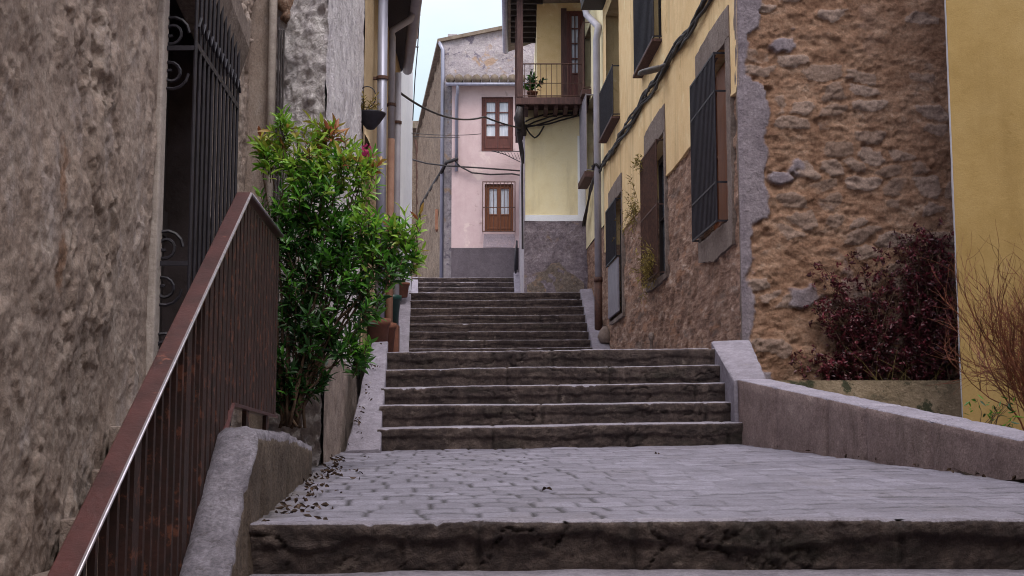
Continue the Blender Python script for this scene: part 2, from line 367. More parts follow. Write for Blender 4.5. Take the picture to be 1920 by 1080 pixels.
M['pane'] = simple('window_glass', ('3b434d', '5d6874'), 3, .12, 0, .0, .6)
M['dark'] = simple('dark_room', ('0c0a0a', '171313'), 5, .9)
M['lamp'] = simple('lamp_casting', ('4a4648', '68635f'), 8, .5)
M['litter'] = simple('dry_leaf', ('1f1510', '4a3524'), 40, .8)
M['shutter'] = simple('grey_shutter', ('757079', '8c8791'), 8, .6)
M['rail_highlight'] = simple('rail_highlight_metal', ('9a949c', 'c4bec6'), 20, .3, .8, .0005)  # bright metal that imitates the sky highlight on the handrail
M['reveal'] = simple('shaded_reveal', ('3a3230', '52484a'), 5, .9, bump=.004)  # dark tone carries the shade inside the doorway
def leafmat(name, stops, trans=.3, rough=.4, spec=.5):
    t = NT(name); k = t.attr('tint'); col = t.ramp(k, stops)
    col = t.mix(.25, col, t.ramp(t.noise(40, 3, .6), [(.3, (.5, .5, .5, 1)), (.7, (1.3, 1.3, 1.3, 1))]), 'MULTIPLY')
    p = t.n('ShaderNodeBsdfPrincipled'); t.l(col, p.inputs['Base Color']); p.inputs['Roughness'].default_value = rough; p.inputs['Specular IOR Level'].default_value = spec
    tr = t.n('ShaderNodeBsdfTranslucent'); t.l(col, tr.inputs[0]); ms = t.n('ShaderNodeMixShader'); ms.inputs[0].default_value = trans
    t.l(p.outputs[0], ms.inputs[1]); t.l(tr.outputs[0], ms.inputs[2]); t.l(ms.outputs[0], t.out.inputs[0]); return t.m
M['leaf'] = leafmat('green_leaf', [(0, '16301a'), (.35, '2a5220'), (.6, '55902c'), (.82, '8fb440'), (.95, 'a79a48'), (1, '94563a')])
M['redleaf'] = leafmat('red_leaf', [(0, '210f15'), (.5, '4c1d27'), (1, '7e303d')], .2)
M['grassleaf'] = leafmat('dry_grass', [(0, '6a5a2c'), (.5, '8a7a3c'), (1, 'a8954f')], .3, .7)
M['pinkleaf'] = leafmat('pink_petal', [(0, '9c2258'), (1, 'd84a86')], .3, .6)
M['twig'] = simple('red_twig', ('4a261a', '80472c'), 10, .7)
M['stem'] = simple('brown_stem', ('3a2c22', '5a4636'), 20, .85)
# ------------------------------------------------------------------ foliage
def leaves(cents, dirs, n_per, L, W, tint, spread=1.0, tj=.12, curl=.25):
    """whorls of folded, pointed leaves"""
    mb = MB(); V = []; Fc = []; T = []
    for c, d, tt in zip(cents, dirs, tint):
        d = d / (np.linalg.norm(d) + 1e-9); a = np.cross(d, (.3, .5, .81)); a /= np.linalg.norm(a); b = np.cross(d, a)
        m = max(2, int(n_per * random.uniform(.55, 1.35))); cl_s = random.uniform(.7, 1.2)
        for i in range(m):
            w = i * 2.4 + random.uniform(-.4, .4); h = (i / m)
            out = cos(w) * a + sin(w) * b
            ax = d * (0.35 + .75 * h * random.uniform(.7, 1.2)) + out * spread * (1.05 - .6 * h); ax[2] -= .12; ax /= np.linalg.norm(ax)
            base = c - d * L * 1.1 * (1 - h) ; ln = cl_s * L * random.uniform(.5, 1.25); wd = W * random.uniform(.7, 1.25)
            sd = np.cross(ax, d + np.array([random.gauss(0, .35) for _ in range(3)])); sd /= np.linalg.norm(sd) + 1e-9
            nn = np.cross(sd, ax); k = len(V)
            m1 = base + ax * ln * .38; m2 = base + ax * ln * .72 - nn * curl * ln * .12; tip = base + ax * ln - nn * curl * ln * .35
            up = nn * wd * .22
            V += [base, m1 - sd * wd * .5 + up, m1, m1 + sd * wd * .5 + up, m2 - sd * wd * .36 + up, m2, m2 + sd * wd * .36 + up, tip]
            Fc += [(k, k + 2, k + 1), (k, k + 3, k + 2), (k + 1, k + 2, k + 5, k + 4), (k + 2, k + 3, k + 6, k + 5), (k + 4, k + 5, k + 7), (k + 5, k + 6, k + 7)]
            t = min(1, max(0, tt + random.gauss(0, tj))); T += [t] * 8
    mb.v = [tuple(p) for p in V]; mb.f = Fc; mb.at['tint'] = T
    return mb
def vec(*a): return np.array(a, float)
# ================================================================== SETTING: ground, landings
g = MB(); g.add([(-250, -250, 0), (250, -250, 0), (250, 250, 0), (-250, 250, 0)], [(0, 1, 2, 3)])
o = g.build('ground', M['concrete']); o.location = (0, 0, 0); tag(o, kind='structure')
def setts(X, Y):
    r_ = np.random.default_rng(3); xp = X + .075 * (Y - YF) + .007 * fbm(X * 3, Y * 3, 2) + .003 * fbm(X * 11, Y * 11, 3); yp = Y + .010 * fbm(X * 1.2, Y * 1.6, 4) + .003 * fbm(X * 8, Y * 8, 6)
    ed = [YF - .05, YF + .30]
    while ed[-1] < YB + .6: ed.append(ed[-1] + r_.uniform(.17, .22))
    ed = np.array(ed); R = np.clip(np.searchsorted(ed, yp) - 1, 0, len(ed) - 2)
    dv = np.minimum(np.abs(yp - ed[R]), np.abs(yp - ed[R + 1]))
    lower = np.abs(yp - ed[R]) < np.abs(yp - ed[R + 1]); eid = np.where(lower, R, R + 1)
    tone = np.zeros_like(X); du = np.full_like(X, 9.); sj = np.zeros_like(X)
    for r in range(len(ed) - 1):
        m = R == r
        if not m.any(): continue
        b = [-1.4 + r_.uniform(0, .2)]
        while b[-1] < 4:
            long_ = r == 0; b.append(b[-1] + (r_.uniform(.55, 1.0) if long_ else r_.uniform(.17, .23)))
        b = np.array(b); k = np.clip(np.searchsorted(b, xp[m]) - 1, 0, len(b) - 2); t = r_.random(len(b)); st = .35 + .65 * r_.random(len(b)); st = st * (.35 + .65 * sst(1.1, .1, b)) + (r == 0) * .2
        d0, d1 = np.abs(xp[m] - b[k]), np.abs(xp[m] - b[k + 1]); tone[m] = t[k]; du[m] = np.minimum(d0, d1); sj[m] = np.where(d0 < d1, st[k], st[k + 1])
    es = np.random.default_rng(9).random(len(ed) + 1)
    sv = np.clip(es[eid] * .6 + .25 + .7 * fbm(X * 1.5, eid * 3.7, 2, 4), 0, 1)
    jv = np.exp(-(dv / (.008 + .007 * sv)) ** 2) * sv; ju = np.exp(-(du / (.007 + .006 * sj)) ** 2) * np.clip(sj * 1.3, 0, 1)
    return tone, np.maximum(jv, ju)
def sheet(name, fl, fr, bl, br, nu, nv, mat, amp=.006, attr=False):
    mb = MB(); fl, fr, bl, br = [np.array(p) for p in (fl, fr, bl, br)]
    A, B = np.meshgrid(np.linspace(0, 1, nu), np.linspace(0, 1, nv), indexing='ij'); A3, B3 = A[..., None], B[..., None]
    X = (fl * (1 - A3) + fr * A3) * (1 - B3) + (bl * (1 - A3) + br * A3) * B3
    X[..., 2] += amp * fbm(X[..., 0] * 2.5, X[..., 1] * 2.5, 3) + amp * .4 * fbm(X[..., 0] * 12, X[..., 1] * 12, 5)
    if attr:
        tone, joint = setts(X[..., 0], X[..., 1]); X[..., 2] += (tone - .5) * .004 - joint * .007; mb.at['tone'] = tone.ravel(); mb.at['joint'] = joint.ravel()
    mb.v = [tuple(p) for p in X.reshape(-1, 3).tolist()]
    for i in range(nu - 1):
        for j in range(nv - 1):
            a = i * nv + j; mb.f.append((a, a + nv, a + nv + 1, a + 1))
    wd = (fr[0] - fl[0])
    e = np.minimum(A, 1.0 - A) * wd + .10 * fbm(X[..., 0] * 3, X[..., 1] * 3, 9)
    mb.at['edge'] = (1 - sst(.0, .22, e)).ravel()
    o = mb.build(name, mat, smooth=True); return tag(o, kind='structure')
YF, YB = 4.80, 10.60
FL, FR = P(475, 986, YF), P(1920 + 500, 970, YF); FL = (FL[0] - .08, FL[1], FL[2]); FR = (2.80, YF, FR[2])
BL, BR = P(640, 846, YB), P(1405, 832, YB); BL = (BL[0] - .15, YB + .1, BL[2]); BR = (BR[0] + .15, YB + .1, BR[2])
FLs = (FL[0], FL[1] + .02, FL[2]); FRs = (FR[0], FR[1] + .02, FR[2])
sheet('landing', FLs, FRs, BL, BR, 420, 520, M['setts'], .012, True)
def zland(x, y):
    b = (y - YF) / (YB - YF); return FL[2] * (1 - b) + BL[2] * b + (x - (FL[0] * (1 - b) + BL[0] * b)) / 3.1 * ((FR[2] - FL[2]) * (1 - b) + (BR[2] - BL[2]) * b)
# ------------------------------------------------------------------ flights of steps
def step_mesh(L, R, h, t, seed, du=.025, rough=1.0, rise=.02, tile=None):
    """one stone tread: L and R are the ends of its upper front edge"""
    mb = MB(); L = np.array(L, float); R = np.array(R, float); n = max(8, int(np.linalg.norm(R - L) / du))
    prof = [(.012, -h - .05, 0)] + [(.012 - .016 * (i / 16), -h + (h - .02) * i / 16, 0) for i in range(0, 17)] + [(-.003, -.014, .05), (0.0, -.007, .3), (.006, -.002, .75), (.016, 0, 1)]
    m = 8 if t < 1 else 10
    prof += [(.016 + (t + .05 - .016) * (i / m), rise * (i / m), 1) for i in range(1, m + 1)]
    pr = np.array(prof); U = np.linspace(0, 1, n)
    X = L[0] + (R[0] - L[0]) * U
    A = np.zeros((n, len(pr), 3)); A[..., 0] = X[:, None]
    Y0 = (L[1] + (R[1] - L[1]) * U)[:, None]; Z0 = (L[2] + (R[2] - L[2]) * U)[:, None]
    xs = X[:, None] + np.zeros((1, len(pr))); ss = np.cumsum(np.r_[0, np.hypot(np.diff(pr[:, 0]), np.diff(pr[:, 1]))])[None, :] + np.zeros((n, 1))
    nose = sst(.35, 0, np.abs(ss - ss[0, 19]) / .12)
    lowr = .020 * sst(-.06, .06, (ss - ss[0, 1]) / ss[0, 19] - .40 + .35 * fbm(xs * 1.3, xs * 0 + seed, 8, 5, .65)) 
    d = rough * (lowr - .010 + .020 * fbm(xs * 3.5, ss * 4.5, seed, 5, .6) + .020 * np.abs(fbm(xs * 9, ss * 10, seed + 3, 5, .65)) * 1.5 + .006 * fbm(xs * 26, ss * 30, seed + 6, 3))
    c1 = fbm(xs * 3.2 + .8 * fbm(xs * 6, ss * 6, seed, 3), ss * 3.6, seed + 9, 3); cr = np.exp(-(c1 / .022) ** 2) * sst(-.05, .2, fbm(xs * 1.1, ss * 0 + seed, 4, 2)); c2 = fbm(xs * 6.5, ss * 6.5, seed + 19, 4); cr = np.maximum(cr, .6 * np.exp(-(c2 / .03) ** 2) * sst(.0, .3, fbm(xs * 2.1, ss * 2 + seed, 14, 2)))
    d = d * .62 - rough * .014 * cr
    wear = .010 * fbm(X * 1.1, X * 0 + seed, 1)[:, None] + .004 * fbm(X * 5, X * 0 + seed, 2)[:, None]
    chip = (sst(.30, .55, fbm(X * 2.6, X * 0 + seed * 3.3, 4, 6, .7)) * (.5 + .5 * vn(X * 23, X * 0 + seed)))[:, None]
    joint = np.zeros((n, 1))
    if tile is None:
        rj = np.random.default_rng(int(seed * 10)); tile = [L[0] + q for q in np.cumsum(rj.uniform(.7, 1.5, 5))]
    if tile:
        for jx in tile: joint = joint + np.exp(-((X[:, None] - jx - .012 * fbm(ss * 8, ss * 0 + jx, 2)) / .012) ** 2)
        joint = np.clip(joint, 0, 1)
    ris = (pr[:, 2] < .5)[None, :]
    A[..., 1] = Y0 + pr[None, :, 0] - np.where(ris, d, d * .5 * nose) + chip * nose * .02 * rough + joint * .02
    A[..., 2] = Z0 + pr[None, :, 1] + np.where(ris, 0, d * .25) + wear * sst(-h, 0, pr[:, 1])[None, :] * .8 - chip * nose * .018 * rough - joint * .008
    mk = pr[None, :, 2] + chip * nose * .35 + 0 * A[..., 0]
    mb.v = [tuple(p) for p in A.reshape(-1, 3).tolist()]; k = len(pr)
    for i in range(n - 1):
        for j in range(k - 1): a = i * k + j; mb.f.append((a, a + k, a + k + 1, a + 1))
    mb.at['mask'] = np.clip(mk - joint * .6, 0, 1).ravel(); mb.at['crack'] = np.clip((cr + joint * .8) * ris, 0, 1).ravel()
    return mb
def flight(name, label, ends, h, t, seed, rough=1.0, du=.025, last=None):
    b = ends[0]; root = thing(name, (b[0][0], b[0][1], b[0][2] - h), label, 'stairs')
    for i, (l, r) in enumerate(ends):
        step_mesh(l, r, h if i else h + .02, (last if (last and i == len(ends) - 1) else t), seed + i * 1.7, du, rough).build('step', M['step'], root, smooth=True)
    return root
def xt(p, d): return (p[0] + d, p[1], p[2])
T1 = .31
lf = [(715, 803.5), (719, 761.5), (722, 726.5), (725, 693), (728, 661)]; rt = [(1398, 791), (1380, 753), (1364, 717.5), (1347, 684), (1334, 653)]
e1 = [(xt(P(*a, YB + T1 * i), -.03), xt(P(*b, YB + T1 * i), .06)) for i, (a, b) in enumerate(zip(lf, rt))]
flight('stone_stairs', 'nearest flight of five wide worn dark stone steps rising from the paved landing', e1, .165, T1, 3, 1.0, .013, 1.2)
# the broad threshold step at the front of the landing and the steps going down from it
root = thing('stone_stairs', (.9, YF, FL[2] - .6), 'broad dark mossy stone step along the front edge of the paved landing', 'stairs')
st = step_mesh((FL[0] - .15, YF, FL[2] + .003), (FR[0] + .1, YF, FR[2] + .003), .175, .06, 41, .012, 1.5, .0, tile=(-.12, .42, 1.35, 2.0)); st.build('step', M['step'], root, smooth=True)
for i in range(1, 8):
    z = FL[2] - .18 * i
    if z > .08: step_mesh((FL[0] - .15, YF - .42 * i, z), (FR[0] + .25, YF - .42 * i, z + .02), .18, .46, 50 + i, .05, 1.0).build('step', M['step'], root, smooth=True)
l2 = [654.7, 638, 622.2, 607.3, 592.3, 578.2, 563.7, 549.6]; r2 = [650.8, 637, 621, 604.7, 589.8, 574.4, 561, 548.3]
e2 = []
for i in range(8):
    k = i / 7; e2.append((xt(P(766 + 5 * k, l2[i], 22.5 + T1 * i), -.04), xt(P(1112 - 25 * k, r2[i], 22.5 + T1 * i), .12)))
flight('stone_stairs', 'middle flight of eight narrow grey stone steps between two pale sloping kerbs', e2, .17, T1, 23, .9, .03, 1.0)
e3 = []
for i, y in enumerate((547.9, 538.5, 529.1, 520.6)):
    e3.append((xt(P(782, y, 32 + T1 * i), -.12), xt(P(963, y, 32 + T1 * i), .06)))
flight('stone_stairs', 'farthest short flight of four stone steps below the pink house', e3, .155, T1, 33, .9, .04, 1.0)
a, b = e1[-1]; c, d = e2[0]
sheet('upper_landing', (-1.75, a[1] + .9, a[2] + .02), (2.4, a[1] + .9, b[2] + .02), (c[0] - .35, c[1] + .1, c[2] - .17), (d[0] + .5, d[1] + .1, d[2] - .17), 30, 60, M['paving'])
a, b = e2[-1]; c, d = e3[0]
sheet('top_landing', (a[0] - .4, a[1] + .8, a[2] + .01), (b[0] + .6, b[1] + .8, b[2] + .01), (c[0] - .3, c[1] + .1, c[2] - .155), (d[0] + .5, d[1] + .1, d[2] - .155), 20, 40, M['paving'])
a, b = e3[-1]
sheet('lane', (a[0] - .6, a[1] + .8, a[2] + .02), (b[0] + 1.2, b[1] + .8, b[2] + .02), (a[0] - 4, 60, a[2] + .5), (b[0] + 1.2, 60, b[2] + .5), 20, 40, M['paving'])
# ------------------------------------------------------------------ sloping kerbs beside the stairs
def ramp(name, label, bl, br, tl, tr, drop, mat, n=24, amp=.006, joints=(), seed=0):
    """a sloped stone slab: four upper corners (bottom-left, bottom-right, top-left, top-right) and a skirt to the ground"""
    mb = MB(); bl, br, tl, tr = [np.array(p, float) for p in (bl, br, tl, tr)]; k = 9
    prof = [(0, -drop), (0, -.06), (0, -.012), (.05, 0), (.3, 0), (.5, 0), (.7, 0), (.95, 0), (1, -.012), (1, -.06), (1, -drop)]; k = len(prof)
    V = []
    for i in range(n + 1):
        s = i / n
        for a, dz in prof:
            p = (bl * (1 - a) + br * a) * (1 - s) + (tl * (1 - a) + tr * a) * s; p = p.copy(); p[2] += dz
            jt = max([math.exp(-((s - j) / .012) ** 2) for j in joints], default=0)
            p[2] -= jt * .012 if dz > -.1 else 0
            q = amp * float(fbm(np.array([p[0] * 6]), np.array([p[1] * 6]), seed + p[2] * 6)[0]); p[2] += q if dz > -.1 else 0; p[0] += q * .8 * (1 if a > .5 else -1)
            V.append(p)
    Fs = []
    for i in range(n):
        for j in range(k - 1): a = i * k + j; Fs.append((a, a + 1, a + k + 1, a + k))
    Fs.append(tuple(range(k))[::-1]); Fs.append(tuple(n * k + j for j in range(k)))
    mb.add(V, Fs); o = mb.build(name, mat, smooth=True); m = o.modifiers.new('sharp', 'EDGE_SPLIT'); m.split_angle = radians(50)
    return tag(o, label, 'kerb')
ramp('sloping_kerb', 'pale cracked stone kerb sloping up the left side of the nearest steps, under the green shrub',
     P(648, 846, YB - .25), P(712, 843, YB - .25), P(697, 642, 12.0), P(728, 640, 12.0), .9, M['limestone'], 40, .012, (.22, .42, .5, .8))
ramp('sloping_kerb', 'smooth pale kerb slab sloping up at the right end of the nearest steps, above the low wall',
     P(1376, 713, YB + .1), P(1437, 709, YB + .1), P(1334, 640, 12.05), P(1406, 637, 12.05), 1.0, M['limestone'], 30, .006, (), 4)
ramp('sloping_kerb', 'narrow grey kerb sloping up the left side of the middle flight, behind the green shrub',
     P(733, 662, 22.3), P(766, 662, 22.3), P(744, 545, 24.8), P(771, 545, 24.8), .8, M['limestone'], 24, .01, (.35, .6), 8)
ramp('sloping_kerb', 'narrow grey kerb sloping up the right side of the middle flight beside the drainpipe',
     P(1113, 658, 22.3), P(1146, 658, 22.3), P(1087, 543, 24.8), P(1110, 541, 24.8), .8, M['limestone'], 24, .01, (.5,), 12)
ramp('sloping_kerb', 'small pale kerb at the right end of the farthest short flight, under the dark handrail',
     P(965, 551, 31.6), P(984, 551, 31.6), P(963, 511, 33.2), P(985, 511, 33.2), .8, M['limestone'], 12, .01, (), 15)
ramp('sloping_kerb', 'small pale kerb at the left end of the farthest short flight',
     P(770, 549, 31.6), P(784, 549, 31.6), P(774, 519, 33.2), P(784, 519, 33.2), .8, M['limestone'], 12, .01, (), 18)
# ------------------------------------------------------------------ low wall on the right of the landing
def low_wall():
    mb = MB(); A = vec(*P(1386, 830, YB + .1)); B = vec(2.44, 6.5, 0); B2 = B + (B - A) / abs(B[1] - A[1]) * 3.2
    zt = lambda y: np.interp(y, [3.0, 6.6, YB + .1], [EYE - .08, EYE + .095, P(1380, 711, YB + .1)[2]])
    n = 150; prof = 16; V = []
    for i in range(n + 1):
        s = i / n; y = A[1] + (3.2 - A[1]) * s; x = A[0] + (B[0] - A[0]) * (A[1] - y) / (A[1] - B[1]); zb = zland(x, y) - .08; z1 = float(zt(y)); w = .27
        row = [(0, zb + (z1 - .012 - zb) * k / 8) for k in range(9)] + [(.004, z1 - .004), (.016, z1), (w * .5, z1 + .003), (w - .03, z1), (w - .008, z1 - .01), (w, z1 - .04), (w, zb - .5)]
        jt = max(math.exp(-((y - j) / .014) ** 2) for j in (9.9, 8.95, 8.35, 7.5, 6.62, 5.0))
        for k, (dx, z) in enumerate(row):
            f = float(fbm(np.array([y * 5.]), np.array([z * 5.]), k * .02)[0]); q = .012 * f + .006 * float(fbm(np.array([y * 22.]), np.array([z * 22.]), 1)[0])
            V.append((x + dx - (q if k < 10 else 0) + (jt * .02 if k < 10 else 0), y, z + (q * .5 if k > 8 else 0) - jt * (.012 if k > 7 else 0)))
    Fs = []
    for i in range(n):
        for j in range(prof - 1): a = i * prof + j; Fs.append((a, a + prof, a + prof + 1, a + 1))
    Fs.append(tuple(range(prof))); Fs.append(tuple(n * prof + j for j in range(prof))[::-1])
    mb.add(V, Fs); root = thing('low_wall', (A[0], A[1], zland(A[0], A[1])), 'long low brown stone wall with pale worn top along the right of the landing', 'wall')
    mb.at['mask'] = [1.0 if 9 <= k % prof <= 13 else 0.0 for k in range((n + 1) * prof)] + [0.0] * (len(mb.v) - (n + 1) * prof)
    mb.build('wall_body', M['worn_granite'], root, smooth=True)
low_wall()
# ------------------------------------------------------------------ planter at the foot of the stone gable
zb = P(1600, 716, 12.35)[2]
pb = MB(); panel(pb, (1.95, 12.3), (4.9, 12.3), zb - 1.0, zb, .05, lambda U, Z: .012 * fbm(U * 4, Z * 4, 2) + .005 * fbm(U * 18, Z * 18, 5), 1)
n0 = len(pb.v); pb.box((1.95, 12.325, zb - 1.0), (4.9, 12.47, zb + .012))
o = pb.build('planter_wall', M['mossy'], smooth=False); tag(o, 'low moss-stained wall holding the bed of the dark red shrubs', 'wall')
bed = MB(); 
sheet('flower_bed', (1.9, 12.46, zb - .04), (5.0, 12.46, zb - .04), (1.9, 13.4, zb + .02), (5.0, 13.4, zb + .02), 40, 20, M['earth'], .05)
sheet('side_bed', (2.55, 4.0, EYE - .25), (9, 4.0, EYE - .25), (1.95, 12.36, EYE + .2), (9, 12.36, EYE + .2), 60, 60, M['earth'], .06)
# ================================================================== HOUSES
def roofslab(root, poly, z, mat=None, th=.25, name='roof'):
    mb = MB(); mb.prism(poly, z, z + th); return mb.build(name, mat or M['tile'], root)
def core(root, poly, z0, z1, mat=None):
    mb = MB(); mb.prism(poly, z0, z1); return mb.build('rear_wall', mat or M['dark'], root)
# ---------------------------------------------------- yellow house on the right (facade along the lane, stone gable facing us)
F0 = (2.155, 12.6); F1 = (1.42, 26.0); LF = hypot(F1[0] - F0[0], F1[1] - F0[1]); UE = 10.35
fw = plan(F0, F1, -1); E = EYE
ZB, ZT = E + 3.51, E + 7.75
fy = thing('yellow_house', (F0[0], F0[1], E + .9), 'tall yellow plastered house on the right with brown roughcast base and rough orange stone gable', 'house')
W = {'w1': (.50, 1.98, E + 2.31, E + 4.10), 'w2': (4.18, 5.72, E + 2.30, E + 4.08), 'w3': (8.15, 9.66, E + 2.22, E + 4.10)}
UP = {'a': (4.26, 5.9, E + 5.34, E + 7.3), 'b': (8.3, 9.95, E + 5.36, E + 7.5)}
dl = .22
low = MB(); panel(low, F0, F1, E + .6, ZB, .04, lambda U, Z: -.022 + .014 * fbm(U * 3, Z * 3, 1) + .022 * sst(-.1, .25, fbm(U * 6, Z * 7, 4, 5, .6)) + .008 * fbm(U * 16, Z * 16, 5, 3), -1, [(*W[k], dl) for k in W], 0, UE)
low.build('plinth', M['roughcast'], fy, smooth=True)
edge = lambda U: ZB
up = MB(); panel(up, F0, F1, ZB, ZT, .06, lambda U, Z: .012 + .006 * fbm(U * .8, Z * .8, 1) + .003 * fbm(U * 6, Z * 6, 2), -1, [(*W[k], dl) for k in W] + [(*UP[k], .3) for k in UP], -.02, UE)
up.build('wall', M['yellow'], fy, smooth=True)
for u0, u1 in ((.05, .5), (1.98, 4.18), (5.72, 8.15), (9.66, UE)):   # lower edge of the yellow plaster stands proud
    lip = MB(); nn = max(3, int((u1 - u0) / .06))
    for i in range(nn):
        ua, ub = u0 + (u1 - u0) * i / nn, u0 + (u1 - u0) * (i + 1) / nn
        za, zc = [ZB - .03 - .02 * float(fbm(np.array([q * 3]), np.array([2.]))[0]) for q in (ua, ub)]
        lip.add([fw(ua, .016, za), fw(ub, .016, zc), fw(ub, .016, ZB + .005), fw(ua, .016, ZB + .005), fw(ua, -.03, za), fw(ub, -.03, zc)], [(0, 1, 2, 3), (0, 4, 5, 1)])
    lip.build('plaster_edge', M['yellow'], fy)
# stone gable
G0 = (F0[0], F0[1]); G1 = (5.2, 12.95)
gm = MB()
def stones(U, Z):
    uu = U + .12 * fbm(U * 3, Z * 3, 1, 5, .6); zz = Z + .07 * fbm(U * 3 + 9, Z * 4, 2, 5, .6)
    return worley(uu / .34, zz / .155, 5)
def qmask(U, Z):                             # grey render left along the corner, in a toothed edge
    w = .17 + .12 * np.sign(vn(Z * 2.2 + .3, Z * 0 + 5.)) * np.abs(vn(Z * 2.2 + .3, Z * 0 + 5.)) ** .4 + .07 * fbm(U * 5, Z * 5, 3) + .03 * fbm(U * 20, Z * 20, 4)
    m = 1 - sst(-.015, .015, U - w)
    patch = sst(.40, .46, fbm(U * 2.2 + 3, Z * 2.6, 8, 4)) * sst(1.5, .3, U)
    return np.maximum(m, patch)
def smask(U, Z):
    f1, f2, i = stones(U, Z); return sst(.05, .34, f2 - f1 + .18 * fbm(U * 11, Z * 15, 16, 4, .65)) * sst(.38, .62, i + .45 * fbm(U * 1.6, Z * 1.6, 6))
def gdisp(U, Z):
    f1, f2, i = stones(U, Z); q = qmask(U, Z); s = smask(U, Z)
    d = .022 * s * (.4 + .6 * i) + .026 * fbm(U * 2.6, Z * 4.0, 7, 6, .62) + .017 * sst(-.10, .30, fbm(U * 7.5, Z * 10, 27, 6, .62)) + .016 * np.abs(fbm(U * 8, Z * 10, 18, 5, .65)) * 1.6 + .012 * fbm(U * 18, Z * 22, 8, 4, .62)
    hole = sst(.42, .55, fbm(U * 4 + 30, Z * 5, 12, 3)); d = d - hole * .025
    corner = sst(-.03, .03, U)
    return (d * (1 - q) + q * (.038 + .008 * fbm(U * 12, Z * 12, 4))) * corner
panel(gm, G0, G1, E - .3, ZT + 1.5, .0155, gdisp, 1, (), -.02, None, {'mask': qmask, 'stone': smask, 'idn': lambda U, Z: stones(U, Z)[2]})
gm.build('gable_wall', M['gable'], fy, smooth=True)
qb = MB(); panel(qb, F0, F1, E + .6, ZT, .05, lambda U, Z: .012 + .008 * fbm(U * 5, Z * 5, 9) - .04 * sst(.10, .17, U + .05 * fbm(U * 6, Z * 6, 4)), -1, (), -.005, .17); qb.build('corner_render', M['surround'], fy, smooth=True)
core(fy, [fw(.3, -.5, 0)[:2], fw(UE, -.5, 0)[:2], (6.5, 22.9), (6.5, 13.3)], E - .5, ZT + 1.0)
roofslab(fy, [fw(-.1, .32, 0)[:2], fw(UE + .1, .38, 0)[:2], (7, 23), (7, 12.4)], ZT + .02, M['wood_dark'], .16)
rt_ = MB()
for i in range(40):
    u = .0 + i * .262; 
    rt_.tube([fw(u, .42, ZT + .22), fw(u, -1.2, ZT + .55)], .075, 6)
rt_.build('roof_tiles', M['tile'], fy, smooth=True)
def grille(parent, u0, u1, z0, z1, out, fr, n, rails, mat, sides=True, r=.008, wall=0):
    mb = MB()
    for i in range(n + 1):
        u = u0 + (u1 - u0) * i / n; mb.tube([fr(u, out, z0), fr(u, out, z1)], r * (1.3 if i in (0, n) else 1), 6)
    for z in rails:
        mb.bar(fr(u0 - .01, out, z), fr(u1 + .01, out, z), .014, .022)
        if sides:
            for u in (u0, u1): mb.bar(fr(u, out, z), fr(u, wall - .03, z), .012, .018)
    return mb.build('grille', mat, parent, smooth=False)
def rect_frame(mb, fr, u0, u1, z0, z1, w, o0, o1):
    B = lambda a, b, c, d: mb.box((a, o0, c), (b, o1, d), fr)
    B(u0, u0 + w, z0, z1); B(u1 - w, u1, z0, z1); B(u0 + w, u1 - w, z0, z0 + w); B(u0 + w, u1 - w, z1 - w, z1)
def casement(parent, fr, u0, u1, z0, z1, o, frame, panec, leaves=2, rows=3, cols=1, panel_h=0, w=.06, name='window', th=.05):
    mb = MB(); rect_frame(mb, fr, u0, u1, z0, z1, w, o - th, o); lw = (u1 - u0 - 2 * w) / leaves
    for i in range(leaves):
        a = u0 + w + i * lw; rect_frame(mb, fr, a + .002, a + lw - .002, z0 + w, z1 - w, w * .75, o - th * .8, o + .012)
        zz0 = z0 + w + panel_h
        if panel_h:
            mb.box((a + w * .75, o - th * .6, zz0 - w * .3), (a + lw - w * .75, o + .008, zz0 + w * .3), fr)
            mb.box((a + w * .75, o - th * .6, z0 + w * 1.75), (a + lw - w * .75, o - .004, zz0 - w * .3), fr)
        for j in range(1, rows):
            z = zz0 + (z1 - w - zz0) * j / rows; mb.box((a + w * .75, o - th * .5, z - .012), (a + lw - w * .75, o + .004, z + .012), fr)
        for j in range(1, cols):
            u = a + lw * j / cols; mb.box((u - .011, o - th * .5, zz0), (u + .011, o + .003, z1 - w), fr)
    win = mb.build(name, frame, parent, bevel=.004)
    pn = MB(); pn.box((u0 + w, o - th * .75, z0 + w), (u1 - w, o - th * .65, z1 - w), fr); pn.build('pane', panec, win)
    return win
def irregular(fr, outline, o0, o1, seed=0):
    """a mortar patch of uneven outline standing slightly proud of the wall"""
    pts = []
    for i in range(len(outline)):
        a, b = outline[i], outline[(i + 1) % len(outline)]; n = max(1, int(hypot(b[0] - a[0], b[1] - a[1]) / .05))
        for k in range(n): pts.append((a[0] + (b[0] - a[0]) * k / n, a[1] + (b[1] - a[1]) * k / n))
    mb = MB(); q = [(u + .018 * float(fbm(np.array([u * 7.]), np.array([z * 7.]), seed)[0]), z + .018 * float(fbm(np.array([u * 7.]), np.array([z * 7.]), seed + 5)[0])) for u, z in pts]; n = len(q)
    mb.add([fr(u, o1, z) for u, z in q] + [fr(u, o0, z) for u, z in q], [tuple(range(n))] + [(i, n + i, n + (i + 1) % n, (i + 1) % n) for i in range(n)])
    return mb
